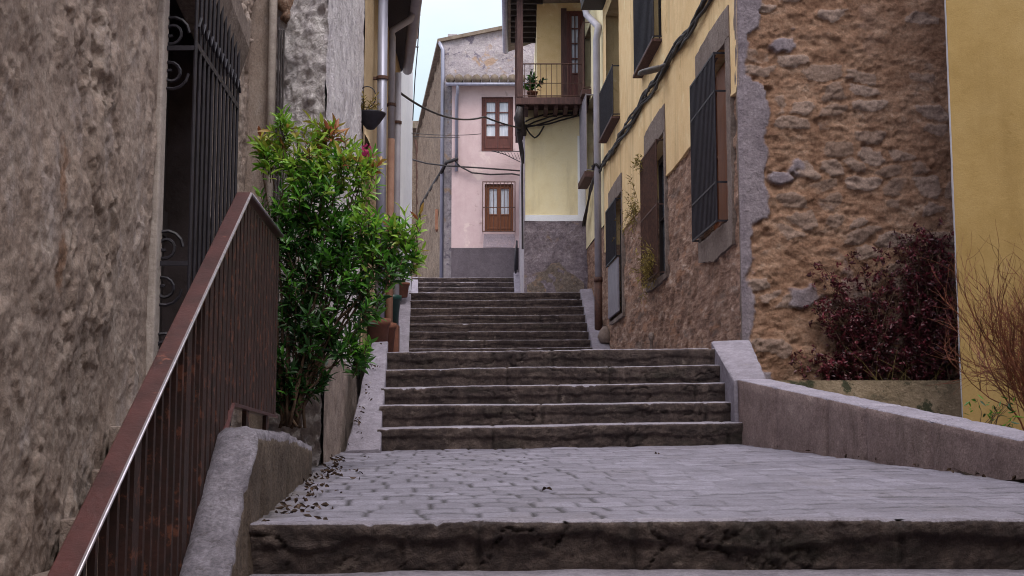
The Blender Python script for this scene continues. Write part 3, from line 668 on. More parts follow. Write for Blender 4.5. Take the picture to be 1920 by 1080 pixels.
def ring(fr, win, out_l, out_r, lint, sill, o, seed):   # mortar surround of a window: jambs, lintel patch, sill patch
    u0, u1, z0, z1 = win; parts = []
    parts.append([(u0 - out_l, z0 - .02), (u0, z0 - .0), (u0, z1), (u0 - out_l, z1)])
    parts.append([(u1, z0), (u1 + out_r, z0), (u1 + out_r, z1), (u1, z1)])
    parts.append([(u0 - out_l, z1 + .001), (u1 + out_r, z1 + .001), (u1 + out_r * .9, z1 + lint * .9), ((u0 + u1) / 2, z1 + lint), (u0 - out_l * .9, z1 + lint * .95)])
    parts.append([(u0 - out_l, z0 - .001), (u0 - out_l * .8, z0 - sill), ((u0 + u1) / 2, z0 - sill * 1.15), (u1 + out_r, z0 - sill * .8), (u1 + out_r, z0 - .001)][::-1])
    mb = MB()
    for k, p in enumerate(parts):
        q = irregular(fr, p, -.03, o, seed + k); mb.add(q.v, q.f)
    return mb
# ground-floor windows
w = W['w1']; win = casement(fy, fw, w[0] + .015, w[1] - .015, w[2] + .01, w[3] - .01, -.14, M['wood_orange'], M['pane'], 2, 2, 1, 0, .09)
tag(win, 'nearest barred window, with a varnished orange wooden frame behind its black grille')
ring(fw, w, .20, .06, .34, .26, .022, 3).build('window_surround', M['surround'], win)
grille(win, w[0] + .22, w[1] + .02, w[2] + .02, w[3] - .04, .085, fw, 19, (w[2] + .03, w[2] + .42, w[2] + 1.35, w[3] - .05), M['iron'])
sh = MB(); sh.box((w[0] + .02, -.135, w[2] + .03), (w[0] + 1.0, -.10, w[3] - .03), fw); sh.build('shutter', M['wood_orange'], win, bevel=.006)
w = W['w2']; win = casement(fy, fw, w[0] + .015, w[1] - .015, w[2] + .01, w[3] - .01, -.16, M['wood_dark'], M['pane'], 2, 2, 1, 0, .07); tag(win, 'middle barred window overgrown with dry weeds')
ring(fw, w, .10, .05, .36, .08, .026, 13).build('window_surround', M['surround'], win)
grille(win, w[0] + .22, w[1] + .02, w[2] + .02, w[3] - .04, .08, fw, 17, (w[2] + .03, w[2] + .9, w[3] - .05), M['iron_rust'])
w = W['w3']; win = casement(fy, fw, w[0] + .015, w[1] - .015, w[2] + .01, w[3] - .01, -.16, M['wood_dark'], M['dark'], 2, 2, 1, 0, .07); tag(win, 'farthest ground-floor window with a grey board across its lower half')
ring(fw, w, .08, .05, .30, .06, .026, 23).build('window_surround', M['surround'], win)
grille(win, w[0] + .3, w[1] + .02, w[2] + .9, w[3] - .04, .07, fw, 13, (w[2] + .92, w[3] - .05), M['iron'])
bd = MB(); bd.box((w[0] + .3, .02, w[2] + .05), (w[1], .05, w[2] + .9), fw); bd.build('board', M['shutter'], win, bevel=.006)
for k in ('a', 'b'):
    w = UP[k]; win = casement(fy, fw, w[0] + .01, w[1] - .01, w[2] + .01, w[3] - .01, -.22, M['wood_dark'], M['pane'], 2, 3, 1, .3, .07); tag(win, 'upper balcony window with black iron railing')
    grille(win, w[0] - .02, w[1] + .02, w[2] - .02, w[2] + (1.5 if k == 'a' else .80), .12, fw, 17, (w[2], w[2] + (1.48 if k == 'a' else .78)), M['iron'], True, .009)
    sl = MB(); sl.box((w[0] - .04, -.02, w[2] - .07), (w[1] + .04, .145, w[2] - .035), fw); sl.build('sill', M['wood_old'], win)
# ---------------------------------------------------- cream house beyond the drainpipe
ce = thing('cream_house', fw(UE, 0, E + 1.7), 'narrow cream house between the drainpipe and the balcony house, on the right of the lane', 'house')
mb = MB(); panel(mb, F0, F1, E + 1.2, E + 4.0, .08, lambda U, Z: -.03 + .02 * fbm(U * 5, Z * 5, 2), -1, (), UE, LF + .3); mb.build('plinth', M['roughcast'], ce, smooth=True)
WE = [(12.0, 13.1, E + 5.35, E + 6.7), (12.35, 13.35, E + 7.0, E + 8.2)]
mb = MB(); panel(mb, F0, F1, E + 4.0, E + 8.9, .1, lambda U, Z: -.01 + .012 * fbm(U * 3, Z * 3, 2), -1, [(*q, .2) for q in WE], UE, LF + .3); mb.build('wall', M['cream'], ce, smooth=True)
for i, q in enumerate(WE):
    wn = casement(ce, fw, q[0], q[1], q[2], q[3], -.12, M['wood_old'], M['pane'], 2, 2); grille(wn, q[0], q[1], q[2] - .1, q[3], .13, fw, 12, (q[2] - .08, q[3] - .02), M['shutter'] if not i else M['iron_rust'])
    sl = MB(); sl.box((q[0] - .04, -.02, q[2] - .22), (q[1] + .04, .17, q[2] - .12), fw); sl.build('sill', M['wood_old'], wn)
core(ce, [fw(UE + .05, -.5, 0)[:2], fw(LF + .2, -.5, 0)[:2], (6, 26.2), (6, 23)], E + 1, E + 9)
roofslab(ce, [fw(UE + .1, .3, 0)[:2], fw(LF + .3, .3, 0)[:2], (6.4, 26.4), (6.4, 23)], E + 9.0)
pp = MB(); a = fw(10.55, .10, 0); 
Zp = P(1131, 62, 23.1)[2]
tp = P(1094, -20, 24.2)
pp.tube([P(1094, -60, 24.3), P(1095, 5, 24.3), P(1100, 28, 24.2), P(1122, 50, 23.3), (a[0], a[1], Zp - .12), (a[0], a[1], E + 3.0)], .062, 12); pipe = pp.build('drainpipe', M['pvc'], ce, smooth=True)
pp = MB(); pp.tube([(a[0] - .002, a[1], E + 3.05), (a[0] - .002, a[1], E + 2.1)], .068, 12); pp.tube([(a[0] - .002, a[1], E + 3.0), (a[0] - .002, a[1], E + 3.08)], .078, 12); pp.build('iron_shoe', M['iron_rust'], pipe, smooth=True)
st = MB(); 
sp_ = P(1134, 632, 22.6); st.lathe([(.0, -.12), (.10, -.10), (.115, 0), (.09, .10), (.05, .17), (.0, .19)], sp_, 14); st.v = [(x + .03 * float(vn(np.array([x * 9]), np.array([z * 9]))[0]), y, z) for x, y, z in st.v]; o = st.build('boulder', M['granite'], smooth=True); tag(o, 'pale rounded stone at the foot of the rusty drainpipe', 'stone')
pg = MB(); b0 = fw(4.6, .14, E + 1.18); pg.lathe([(.022, 0), (.02, .30), (.035, .32), (.04, .36), (.028, .40), (0, .41)], b0, 12); o = pg.build('guard_post', M['granite'], smooth=True); tag(o, 'small pale knob-topped post at the foot of the brown roughcast wall', 'post')
# ---------------------------------------------------- house with the wooden balcony, closing the lane
D0 = (.255, 26.0); D1 = (1.46, 26.0); fd = plan(D0, D1, 1)
dh = thing('balcony_house', (D0[0], D0[1], E + 3.0), 'yellow house with grey pebbledash base and brown wooden balcony, facing down the lane', 'house')
zP, zU, zR = P(1040, 415, 26)[2], P(1040, 196, 26)[2], P(1040, 8, 26)[2]
mb = MB(); panel(mb, D0, D1, E + 2.6, zP, .03, lambda U, Z: .03 + .022 * fbm(U * 6, Z * 6, 1) + .02 * fbm(U * 16, Z * 16, 3) + .04 * sst(E + 4.0, E + 3.3, Z + .25 * fbm(U * 3, Z * 3, 7)) * (.5 + fbm(U * 4, Z * 4, 5)), 1, (), -.02); mb.build('plinth', M['gravel_dash'], dh, smooth=True)
mb = MB(); panel(mb, D0, D1, zP, zU + .1, .08, lambda U, Z: .01 * fbm(U * 2, Z * 2, 1), 1); mb.build('wall', M['cream'], dh, smooth=True)
q = irregular(fd, [(.02, E + 2.75), (1.15, E + 2.75), (1.12, E + 3.35), (.95, E + 3.5), (.8, E + 3.56), (.66, E + 3.74), (.5, E + 3.72), (.38, E + 3.58), (.25, E + 3.56), (.18, E + 3.38), (.04, E + 3.3)], .0, .065, 4); q.build('exposed_rubble', M['bare_rubble'], dh)
mb = MB(); mb.box((.0, .0, zP), (1.17, .02, zP + .12), fd); mb.box((1.02, .0, zP + .12), (1.17, .02, P(1090, 255, 26)[2]), fd); mb.build('grey_band', M['white'], dh)
mb = MB(); panel(mb, (D0[0], D0[1]), (D0[0] - .08, 34.0), E + 2.6, zU, .2, lambda U, Z: .01 * fbm(U, Z, 1), -1); mb.build('side_wall', M['stucco_old'], dh)
core(dh, [(D0[0] + .1, 26.4), (5, 26.4), (5, 33.5), (D0[0] + .1, 33.5)], E + 2.5, zU - .05)
# upper storey, set back behind the corner balcony
ub = MB(); ub.box((.49, 26.0, zU + .05), (1.9, 26.3, zR + .1)); ub.build('upper_wall', M['yellow'], dh)
us = MB(); us.box((.505, 26.3, zU + .05), (3.5, 32, zR + .1)); us.build('upper_side_wall', M['cream'], dh)
bal = MB(); zf = P(1030, 182, 25.2)[2]; zf0 = P(1030, 195, 25.2)[2]; xl, xr = P(972, 180, 25.2)[0], P(1097, 180, 25.2)[0]; yb = 25.2
bal.box((xl - .05, yb, zf0), (xr + .05, yb + .09, zf)); bal.box((xl - .05, yb + .09, zf0 + .02), (xl + .06, 28.5, zf)); bal.box((xl + .06, yb + .09, zf - .05), (xr + .05, 26.0, zf - .01)); bal.box((xl + .06, 26.0, zf - .05), (.49, 28.5, zf - .01))
for i in range(7): x = xl + .15 + i * .19; bal.box((x - .04, yb + .1, zf0 - .05), (x + .04, 26.0, zf - .055))
bal = bal.build('balcony', M['wood_old'], dh, bevel=.006)
rl = MB(); zt = P(1040, 119, yb)[2]
nb = 11
for i in range(nb + 1): x = xl + .12 + (xr - xl - .14) * i / nb; rl.tube([(x, yb + .03, zf), (x, yb + .03, zt)], .007, 6)
rl.bar((xl + .08, yb + .03, zt), (xr, yb + .03, zt), .03, .016); rl.bar((xl + .08, yb + .03, (zt + zf) / 2 - .05), (xr, yb + .03, (zt + zf) / 2 - .05), .012); rl.bar((xl + .08, yb + .03, zf + .03), (xr, yb + .03, zf + .03), .02)
for i in range(14): y = yb + .1 + i * .2; rl.tube([(xl, y, zf), (xl, y, zt)], .007, 6)
rl.bar((xl, yb, zt), (xl, 28.4, zt), .03, .016); rl.build('railing', M['iron_rust'], bal)
for (x, y) in ((xl + .03, yb + .05), (xl, 26.6), (xl, 28.3)):
    pm = MB(); pm.box((x - .06, y - .06, zf), (x + .06, y + .06, zR)); pm.build('post', M['wood_old'], bal, bevel=.006)
br_ = MB(); br_.bar((xl + .0, yb + .12, zf0 - .02), (D0[0] - .02, 25.96, P(985, 250, 25.9)[2]), .10, .12); br_.build('bracket', M['wood_dark'], bal, bevel=.006); br_ = MB(); br_.bar((xl + .0, 27, zf0 - .02), (D0[0] - .02, 27.0, zf0 - .75), .09, .1); br_.build('bracket', M['wood_dark'], bal, bevel=.006)
# door on the balcony
fdd = plan((D0[0], 26.0), (D1[0], 26.0), 1)
ud0, ud1 = P(1052, 100, 26)[0] - D0[0], P(1096, 100, 26)[0] - D0[0]
db = MB(); db.box((ud0, .0, zf - .02), (ud0 + .11, .06, zR - .1), fdd); db.box((ud1 - .03, .0, zf - .02), (ud1 + .06, .06, zR - .1), fdd); frm = db.build('door_frame', M['wood_old'], dh)
casement(dh, fdd, ud0 + .11, ud1 - .03, zf, P(1075, 22, 26)[2], .05, M['wood_red'], M['curtain'], 1, 4, 2, .62, .055, 'balcony_door')
# eaves over the balcony
ev = MB(); ze = zR; ev.hexa([(xl - .22, 24.95, ze), (2.2, 24.95, ze), (2.2, 26.5, ze + .05), (xl - .22, 29.2, ze), (xl - .22, 24.95, ze + .1), (2.2, 24.95, ze + .1), (2.2, 26.5, ze + .6), (xl - .22, 29.2, ze + .1)]); ev.build('roof', M['tile'], dh)
rf = MB()
for i in range(9): y = 25.3 + i * .36; rf.box((xl - .15, y, ze - .09), (.6, y + .08, ze - .003))
rf.box((xl - .1, 25.05, ze - .14), (2.0, 25.13, ze - .005)); rf.build('rafters', M['wood_dark'], dh)
gt = MB(); gt.tube([(xl - .26, 24.85, ze + .02), (xl - .26, 29.2, ze + .02)], .065, 8); gt.tube([(xl - .26, 24.88, ze + .03), (2.2, 24.88, ze + .03)], .06, 8); gt.build('gutter', M['zinc'], dh, smooth=True)
tb = MB(); tb.box((xl + .1, 25.2, ze - .16), (xr + .2, 25.28, ze - .03)); tb.build('lintel_beam', M['wood_old'], dh)
dp = MB(); a = P(979, 300, 26); dp.tube([(D0[0] - .05, 25.93, zf0 - .8), (D0[0] - .06, 25.93, E + 5.5), (D0[0] - .05, 25.93, E + 4.0)], .022, 6); dp.build('wall_cable', M['cable'], dh)
# plant on the balcony
def small_plant(name, base, label, h, n, mat, L, W_, group=None, tint=.4, wid=.5):
    root = thing(name, tuple(base), label, 'plant', group)
    cs = []; ds = []; ts = []; sm = MB()
    for i in range(n):
        d = vec(random.gauss(0, wid), random.gauss(0, wid), 1); d /= np.linalg.norm(d); l = h * random.uniform(.45, 1)
        tip = np.array(base) + d * l; sm.tube([np.array(base), np.array(base) + d * l * .5 + vec(0, 0, l * .05), tip], [.006, .004, .002], 4)
        for k in (.55, .8, 1.0): cs.append(np.array(base) + d * l * k); ds.append(d); ts.append(tint + random.gauss(0, .15))
    leaves(cs, ds, 6, L, W_, ts).build('foliage', mat, root, smooth=True); [sm.build('stem', M['stem'], root)]; return root
def pot(name, c, r, h, mat, label, cat='pot', group=None, n=20):
    mb = MB(); mb.lathe([(0, 0), (r * .7, 0), (r * .95, h * .82), (r * 1.05, h * .83), (r * 1.08, h), (r * .95, h), (r * .9, h * .9), (0, h * .88)], c, n); return tag(mb.build(name, mat, smooth=True), label, cat, group)
bp = P(998, 178, 25.45); pot('flower_pot', (bp[0], bp[1], zf), .10, .17, M['terracotta'], 'small pot on the wooden balcony of the yellow house')
small_plant('potted_plant', (bp[0], bp[1], zf + .15), 'small leafy plant in the pot on the wooden balcony', .45, 9, M['leaf'], .11, .045, tint=.2)
# ---------------------------------------------------- tall old gable house and the pink house in front of it
K0 = P(828, 300, 34.0)[:2]; K1 = (K0[0] - .127 * 10.5, 34 + 10.5)
gh = thing('gable_house', (K0[0], K0[1], E + 4.4), 'tall old stone house with peeling stucco gable rising behind the pink house', 'house')
zl, zr = P(825, 82, 34.2)[2], P(962, 54, 34.2)[2]
mb = MB(); xa, xb = K0[0], P(1010, 100, 34.2)[0]
panel(mb, (xa, 34.0), (xb, 34.0), E + 4, zl + 1.3, .08, lambda U, Z: .05 * fbm(U * 2, Z * 2, 1) + .03 * fbm(U * 8, Z * 8, 2), 1)
sl = (zr - zl) / (P(962, 54, 34.2)[0] - xa)
mb.v = [(x, y, min(z, zl + sl * (x - xa) + .03 * float(vn(np.array([x * 4.]), np.array([1.]))[0]))) for x, y, z in mb.v]
mb.build('gable_wall', M['stucco_old'], gh, smooth=True)
mb = MB(); panel(mb, K1, K0, E + 3.5, zl - .05, .10, lambda U, Z: .06 * fbm(U * 2.4, Z * 3.6, 1) + .04 * fbm(U * 9, Z * 9, 2), 1); mb.build('side_wall', M['stone_side'], gh, smooth=True)
core(gh, [(xa + .2, 34.3), (xb, 34.3), (xb, 44), (K1[0] + .3, 44)], E + 3, zl - .3)
rf = MB(); rf.hexa([(xa - .12, 33.9, zl - .05), (xb, 33.9, zl + sl * (xb - xa) - .05), (xb, 44.5, zl + sl * (xb - xa)), (K1[0] - .1, 44.5, zl), (xa - .12, 33.9, zl + .04), (xb, 33.9, zl + sl * (xb - xa) + .04), (xb, 44.5, zl + sl * (xb - xa) + .1), (K1[0] - .1, 44.5, zl + .1)]); rf.build('roof', M['tile'], gh)
ch = MB(); c = P(849, 74, 34.6); ch.box((c[0] - .12, 34.4, zl), (c[0] + .12, 34.7, c[2] + .08)); ch.build('chimney', M['stucco_old'], gh)
dp = MB(); x = K0[0] + .02; dp.tube([(x - .1, 33.95, zl - .02), (x, 33.9, zl - .25), (x, 33.9, E + 4.45)], .05, 10); dp.build('drainpipe', M['zinc'], gh, smooth=True)
nw = MB(); nw.box((K0[0] - .127 * 1.2 - .06, 35.0, P(822, 430, 35)[2]), (K0[0] - .127 * 1.2 + .02, 35.4, P(822, 392, 35)[2])); nw.build('wall_niche', M['brick'], gh)
Yp = 33.6; Q0 = (P(847, 300, Yp)[0], Yp); Q1 = (P(1000, 300, Yp)[0], Yp); fp = plan(Q0, Q1, 1)
ph = thing('pink_house', (Q0[0], Q0[1], E + 4.4), 'narrow pale pink house with grey base at the top of the stairs', 'house')
def pu(px, py): q = P(px, py, Yp); return q[0] - Q0[0], q[2]
zd = pu(900, 465)[1]; zr = pu(900, 160)[1]
wa = (*[pu(903, 230)[0], pu(962, 230)[0]], pu(930, 283)[1], pu(930, 182)[1]); wb = (*[pu(909, 390)[0], pu(962, 390)[0]], pu(930, 433)[1], pu(930, 345)[1])
mb = MB(); panel(mb, Q0, Q1, zd - .02, zr, .06, lambda U, Z: .008 * fbm(U * 1.5, Z * 1.5, 1), 1, [(*wa, .12), (*wb, .12)]); mb.build('wall', M['pink'], ph, smooth=True)
mb = MB(); panel(mb, Q0, Q1, E + 3.6, zd, .05, lambda U, Z: .014 + .01 * fbm(U * 5, Z * 5, 1), 1); mb.build('plinth', M['dado'], ph, smooth=True)
mb = MB(); mb.box((0, -.4, E + 3.6), (.001, 0, zr), fp); mb.add([fp(0, 0, E + 3.6), fp(0, -.45, E + 3.6), fp(0, -.45, zr), fp(0, 0, zr)], [(0, 1, 2, 3)]); mb.build('side_wall', M['stucco_old'], ph)
mb = MB(); q = irregular(fp, [(wb[0] - .02, wb[2] - .08), (wb[1] + .02, wb[2] - .08), (wb[1] + .06, wb[2] - .2), (wb[1] + .0, zd + .01), (wb[0] - .04, zd + .01)], -.02, .010, 2); q.build('grey_patch', M['worn_patch'], ph)
wn = casement(ph, fp, *wa, -.05, M['wood_red'], M['curtain'], 2, 3, 1, .30, .07); tag(wn, 'upper red-brown wooden window')
wn = casement(ph, fp, *wb, -.07, M['wood_orange'], M['curtain'], 2, 1, 1, .36, .06); tag(wn, 'lower barred wooden window')
grille(wn, wb[0] - .05, wb[1] + .05, wb[2] - .04, wb[3] + .04, .12, fp, 9, (wb[2] - .03, (wb[2] + wb[3]) / 2 - .02, wb[3] + .03), M['iron_rust'], True, .009)
rf = MB()
rf.hexa([fp(-.12, .18, zr - .02), fp(2.0, .18, zr - .02), fp(2.0, -.42, zr + .12), fp(-.12, -.42, zr + .12), fp(-.12, .18, zr + .01), fp(2.0, .18, zr + .01), fp(2.0, -.42, zr + .16), fp(-.12, -.42, zr + .16)])
for i in range(9):
    u = -.05 + i * .225; rf.tube([fp(u, .30, zr + .09), fp(u, -.1, zr + .18), fp(u, -.40, zr + .25)], [.115, .11, .10], 8)
rf.build('roof', M['tile'], ph, smooth=True)
gt = MB(); gt.tube([fp(-.15, .29, zr - .05), fp(2.0, .29, zr - .05)], .042, 8); gt.build('gutter', M['zinc'], ph, smooth=True)
dp = MB(); a = pu(858, 250)[0]; dp.tube([fp(a, .28, zr - .05), fp(a + .01, .22, zr - .2), fp(a - .02, .07, zr - .33), fp(a - .02, .07, pu(858, 322)[1])], .042, 10); dp.build('drainpipe', M['zinc'], ph, smooth=True)
ib = MB(); c0, c1 = pu(922, 288), pu(976, 285)
ib.tube([fp(c0[0], .3, c0[1]), fp(c1[0], .06, c1[1])], .011, 5); ib.tube([fp(c0[0], .3, c0[1]), fp(c0[0] + .3, .2, c0[1] - .05), fp(c1[0], .06, pu(976, 305)[1])], .011, 5)
for i in range(9):
    k = i / 9; ib.tube([fp(c0[0] + (c1[0] - c0[0]) * k, .3 - .24 * k, c0[1]), fp(c0[0] + (c1[0] - c0[0]) * (k + .1), .3 - .24 * k, c0[1] - .02 - .2 * k)], .006, 4)
ib.build('iron_bracket', M['iron'], ph)
core(ph, [fp(.2, -.25, 0)[:2], fp(2, -.25, 0)[:2], fp(2, -.38, 0)[:2], fp(.2, -.38, 0)[:2]], E + 3.5, zr - .1)
hr = MB(); hr.tube([P(966, 508, 32.0), P(967, 470, 32.1), P(969, 452, 32.3), P(967, 512, 33.0)], .025, 8); hr.tube([P(969, 452, 32.3), P(970, 505, 33.0)], .02, 6)
tag(hr.build('handrail', M['iron'], smooth=True), 'dark iron handrail at the right of the farthest short flight', 'handrail')
# ---------------------------------------------------- far brown house and white house on the left
bh = thing('brown_house', (-2.3, 47, E + 4.6), 'far small brown rendered house glimpsed beyond the white wall', 'house')
x0, x1 = P(764, 300, 46)[0], P(792, 300, 46)[0]; zt = P(775, 232, 46)[2]
mb = MB(); panel(mb, (x0 - 2, 46), (x1 + 1, 46), E + 3, zt - .25, .1, lambda U, Z: .04 * fbm(U * 3, Z * 3, 1), 1); mb.build('wall', M['stone_side'], bh, smooth=True)
roofslab(bh, [(x0 - 2.2, 45.6), (x1 + 1, 45.6), (x1 + 1, 50), (x0 - 2.2, 50)], zt - .25)
core(bh, [(x0 - 1.9, 46.3), (x1 + .9, 46.3), (x1 + .9, 50), (x0 - 1.9, 50)], E + 3, zt - .3)
dp = MB(); dp.tube([P(779, 262, 45.8), P(782, 280, 45.8), P(783, 400, 45.8), P(782, 520, 45.8)], .05, 8); dp.build('drainpipe', M['iron_rust'], bh, smooth=True)
wh = thing('white_house', (-2.0, 19, E + 1.6), 'whitewashed house far along the left side of the lane', 'house')
H0, H1 = (-1.98, 18.4), (-2.03, 27.2); fwh = plan(H0, H1, 1); zw = E + 8.1
mb = MB(); panel(mb, H0, H1, E + .8, zw, .12, lambda U, Z: .015 * fbm(U * 2, Z * 2, 1), 1); mb.build('wall', M['white'], wh, smooth=True)
core(wh, [(-2.35, 18.5), (-2.4, 27.1), (-6.5, 27.1), (-6.5, 18.5)], E + .5, zw)
mb = MB(); panel(mb, (-2.03, 27.2), (-6.5, 27.2), E + .8, zw, .5, lambda U, Z: 0 * U, 1); mb.build('end_wall', M['white'], wh)
roofslab(wh, [(-1.50, 20.5), (-1.80, 23.4), (-2.02, 25.9), (-2.03, 27.2), (-6.8, 27.2), (-6.8, 20.5)], zw, th=.12)
gt = MB(); gt.tube([(-1.46, 20.5, zw + .02), (-1.76, 23.4, zw + .02), (-1.98, 25.9, zw + .02)], .06, 8); gt.build('gutter', M['pvc'], wh, smooth=True)
ch = MB(); c = P(775, 52, 25.5); ch.box((c[0] - .13, 25.3, zw), (c[0] + .08, 25.7, P(775, 22, 25.5)[2])); ch.box((c[0] - .17, 25.26, P(775, 22, 25.5)[2]), (c[0] + .12, 25.74, P(775, 18, 25.5)[2])); ch.build('chimney', M['brick'], wh)
# beige house with the drainpipes
bg = thing('beige_house', (-1.53, 14, E + 1), 'beige plastered house with several grey drainpipes, behind the green shrub', 'house')
B0, B1 = (-1.55, 13.9), (-1.545, 18.4); fb = plan(B0, B1, 1); zbg = E + 5.36
mb = MB(); panel(mb, B0, B1, E + .6, zbg, .1, lambda U, Z: .01 * fbm(U * 2, Z * 2, 1), 1, [(.15, .62, E + 1.0, E + 3.4, .25)]); mb.build('wall', M['beige'], bg, smooth=True)
mb = MB(); panel(mb, (-1.545, 18.4), (-5, 18.4), E + .6, zbg, .4, lambda U, Z: 0 * U, 1); mb.build('end_wall', M['beige'], bg)
dr = MB(); dr.box((.15, -.22, E + 1.0), (.62, -.17, E + 3.4), fb); dr.build('door', M['wood_dark'], bg)
core(bg, [(-1.95, 14.0), (-1.95, 18.3), (-6, 18.3), (-6, 14)], E + .5, zbg)
gA, gB = (-1.10, 14.7), (-1.53, 18.5)
ev = MB(); ev.hexa([(gA[0], gA[1], zbg), (gB[0], gB[1], zbg), (-6, 18.5, zbg), (-6, 13.85, zbg), (gA[0], gA[1], zbg + .09), (gB[0], gB[1], zbg + .09), (-6, 18.5, zbg + 1.3), (-6, 13.85, zbg + 1.3)]); ev.build('roof', M['wood_dark'], bg)
tl = MB()
for i in range(17):
    k = i / 16; x, y = gA[0] + (gB[0] - gA[0]) * k, gA[1] + (gB[1] - gA[1]) * k; tl.tube([(x + .04, y, zbg + .12), (x - 1.6, y - .1, zbg + .58)], .08, 7)
tl.build('roof_tiles', M['tile'], bg, smooth=True)
gt = MB(); gt.tube([(gA[0] + .07, gA[1], zbg + .05), (gB[0] + .07, gB[1], zbg + .02)], .07, 10); gt.build('gutter', M['pvc'], bg, smooth=True)
for px, u, r, bend, mat in ((714, .92, .055, 0, 'zinc'), (733, 2.08, .042, 1, 'pvc'), (744, 2.95, .042, 0, 'pvc')):
    q = u; pm = MB()
    top = [fb(u, .34, zbg + .0), fb(u, .32, zbg - .08), fb(u, .10, zbg - .22), fb(u, .10, zbg - .3)] if bend else [fb(u, .10, zbg + .0 if not px == 744 else zbg - .5)]
    pm.tube(top + [fb(u, .10, E + (1.2 if not bend else 3.8))], r, 12); pi_ = pm.build('drainpipe', M[mat], bg, smooth=True)
    for z in (E + 2.4, E + 4.2):
        cl = MB(); cl.tube([fb(u, .10, z), fb(u, .10, z + .035)], r * 1.25, 12); cl.box((u - .02, 0, z), (u + .02, .08, z + .03), fb); cl.build('clamp', M['iron_rust'], pi_)
    if bend: pm = MB(); pm.tube([fb(u, .10, E + 3.8), fb(u, .10, E + .8)], r * 1.02, 12); pm.build('lower_pipe', M['terracotta_pipe'], pi_, smooth=True)
pm = MB(); pm.box((1.35, 0, E + 1), (1.41, .045, zbg), fb); pm.build('corner_strip', M['white'], bg)
# ---------------------------------------------------- rough white house (front step and side) on the left
cA = (-1.60, 9.0); cB = (-1.205, 8.62); cC = (-1.565, 13.9)
rw = thing('rough_white_house', (cB[0], cB[1], E - .1), 'rough whitewashed stone house on the left, behind the green shrub', 'house')
def rdisp(U, Z): return .040 * fbm(U * 3, Z * 3, 3, 5, .6) + .030 * np.abs(fbm(U * 6 + Z * 2, Z * 6 - U * 2, 5, 5, .65)) + .012 * fbm(U * 20, Z * 20, 7, 3) - .03 * sst(.35, .5, fbm(U * 4, Z * 4, 11))
mb = MB(); panel(mb, cA, cB, E - .4, E + 5.8, .014, rdisp, 1, (), -.1); mb.build('front_wall', M['white_rough'], rw, smooth=True)
def sdisp(U, Z): return .03 * fbm(U * 2.5, Z * 2, 4, 5, .6) * sst(0, .15, U) + .014 * fbm(U * 9, Z * 7, 6, 4, .6) - .05 * np.exp(-((U - .62 - .05 * fbm(Z, Z * 0, 3)) / .05) ** 2) * sst(E + 2.3, E + 2.9, Z)
mb = MB(); panel(mb, cB, cC, E + .75, E + 5.8, .03, sdisp, 1, (), 0); mb.build('side_wall', M['white_rough'], rw, smooth=True)
mb = MB(); panel(mb, cB, cC, E - .4, E + .77, .03, lambda U, Z: sdisp(U, Z) + .02, 1, (), 0); mb.build('plinth', M['granite'], rw, smooth=True)
core(rw, [(-1.75, 9.3), (-1.95, 13.8), (-6, 13.8), (-6, 9.3)], E - .5, E + 5.7)
mb = MB(); panel(mb, cC, (-5, 13.9), E, E + 5.8, .4, lambda U, Z: 0 * U, 1); mb.build('end_wall', M['white_rough'], rw)
roofslab(rw, [(-1.17, 8.57), (-1.53, 14.0), (-6, 14.0), (-6, 8.55)], E + 5.8)
cb = MB(); q = P(534, 12, 8.8); cb.lathe([(0, -.09), (.03, -.08), (.065, -.04), (.05, .0), (.08, .05), (.085, .25)], (q[0], 8.93, q[2]), 14)
mbv = [(x + .04 * float(vn(np.array([x * 16 + y * 9]), np.array([z * 22]))[0]), y, z) for x, y, z in cb.v]; cb.v = mbv; cb.build('corbel', M['roughcast'], rw, smooth=True)
# ---------------------------------------------------- near left house with the barred doorway
N0 = (-1.48 + .03 * 4, -4.0); N1 = (-1.48 - .03 * 8.75, 8.75); fn = plan(N0, N1, 1); LN = hypot(N1[0] - N0[0], N1[1] - N0[1])
uy = lambda y: (y - N0[1]) / (N1[1] - N0[1]) * LN
nh = thing('plaster_house', (N1[0], 6, E - .4), 'near house on the left with lumpy weathered plaster and a tall barred doorway', 'house')
dz0, dz1 = E + .12, E + 2.52
DO = (uy(6.30), uy(7.55), dz0, dz1)
def ndisp(U, Z):
    uu = U + .10 * fbm(U * 2.2, Z * 1.6, 9, 4); zz = Z + .08 * fbm(U * 2.5, Z * 2.5, 19, 4)
    z1 = sst(-.2, .3, fbm(U * 1.3, Z * .9, 31, 3)); sk = U * .5 + Z * .35     # trowel drift
    a = fbm(uu * 4.4 + sk, zz * 3.2, 3, 6, .62); b = fbm(uu * 11 + sk * 2, zz * 7.5, 14, 5, .64); c = fbm(uu * 26, zz * 19, 44, 4, .66)
    blob = sst(.04, .22, a) * (.6 + .8 * np.clip(a, 0, 1)); blob2 = sst(.06, .24, b); fl = sst(.10, .18, c); pit = sst(.26, .36, fbm(uu * 6.5 + 20, zz * 4.2, 24, 5, .62))
    d = .026 * blob * (.6 + .5 * z1) + .011 * blob2 * (.3 + .9 * z1) + .003 * fl - .018 * pit * z1 + .024 * fbm(U * 1.6, Z * 1.6, 2, 3) + .010 * fbm(uu * 8, zz * 6, 54, 5, .66) + .005 * fbm(U * 45, Z * 40, 5, 3)
    smooth = np.exp(-((U - DO[0] + .05) / .07) ** 2)
    return d * (1 - np.clip(smooth, 0, 1) * .9)
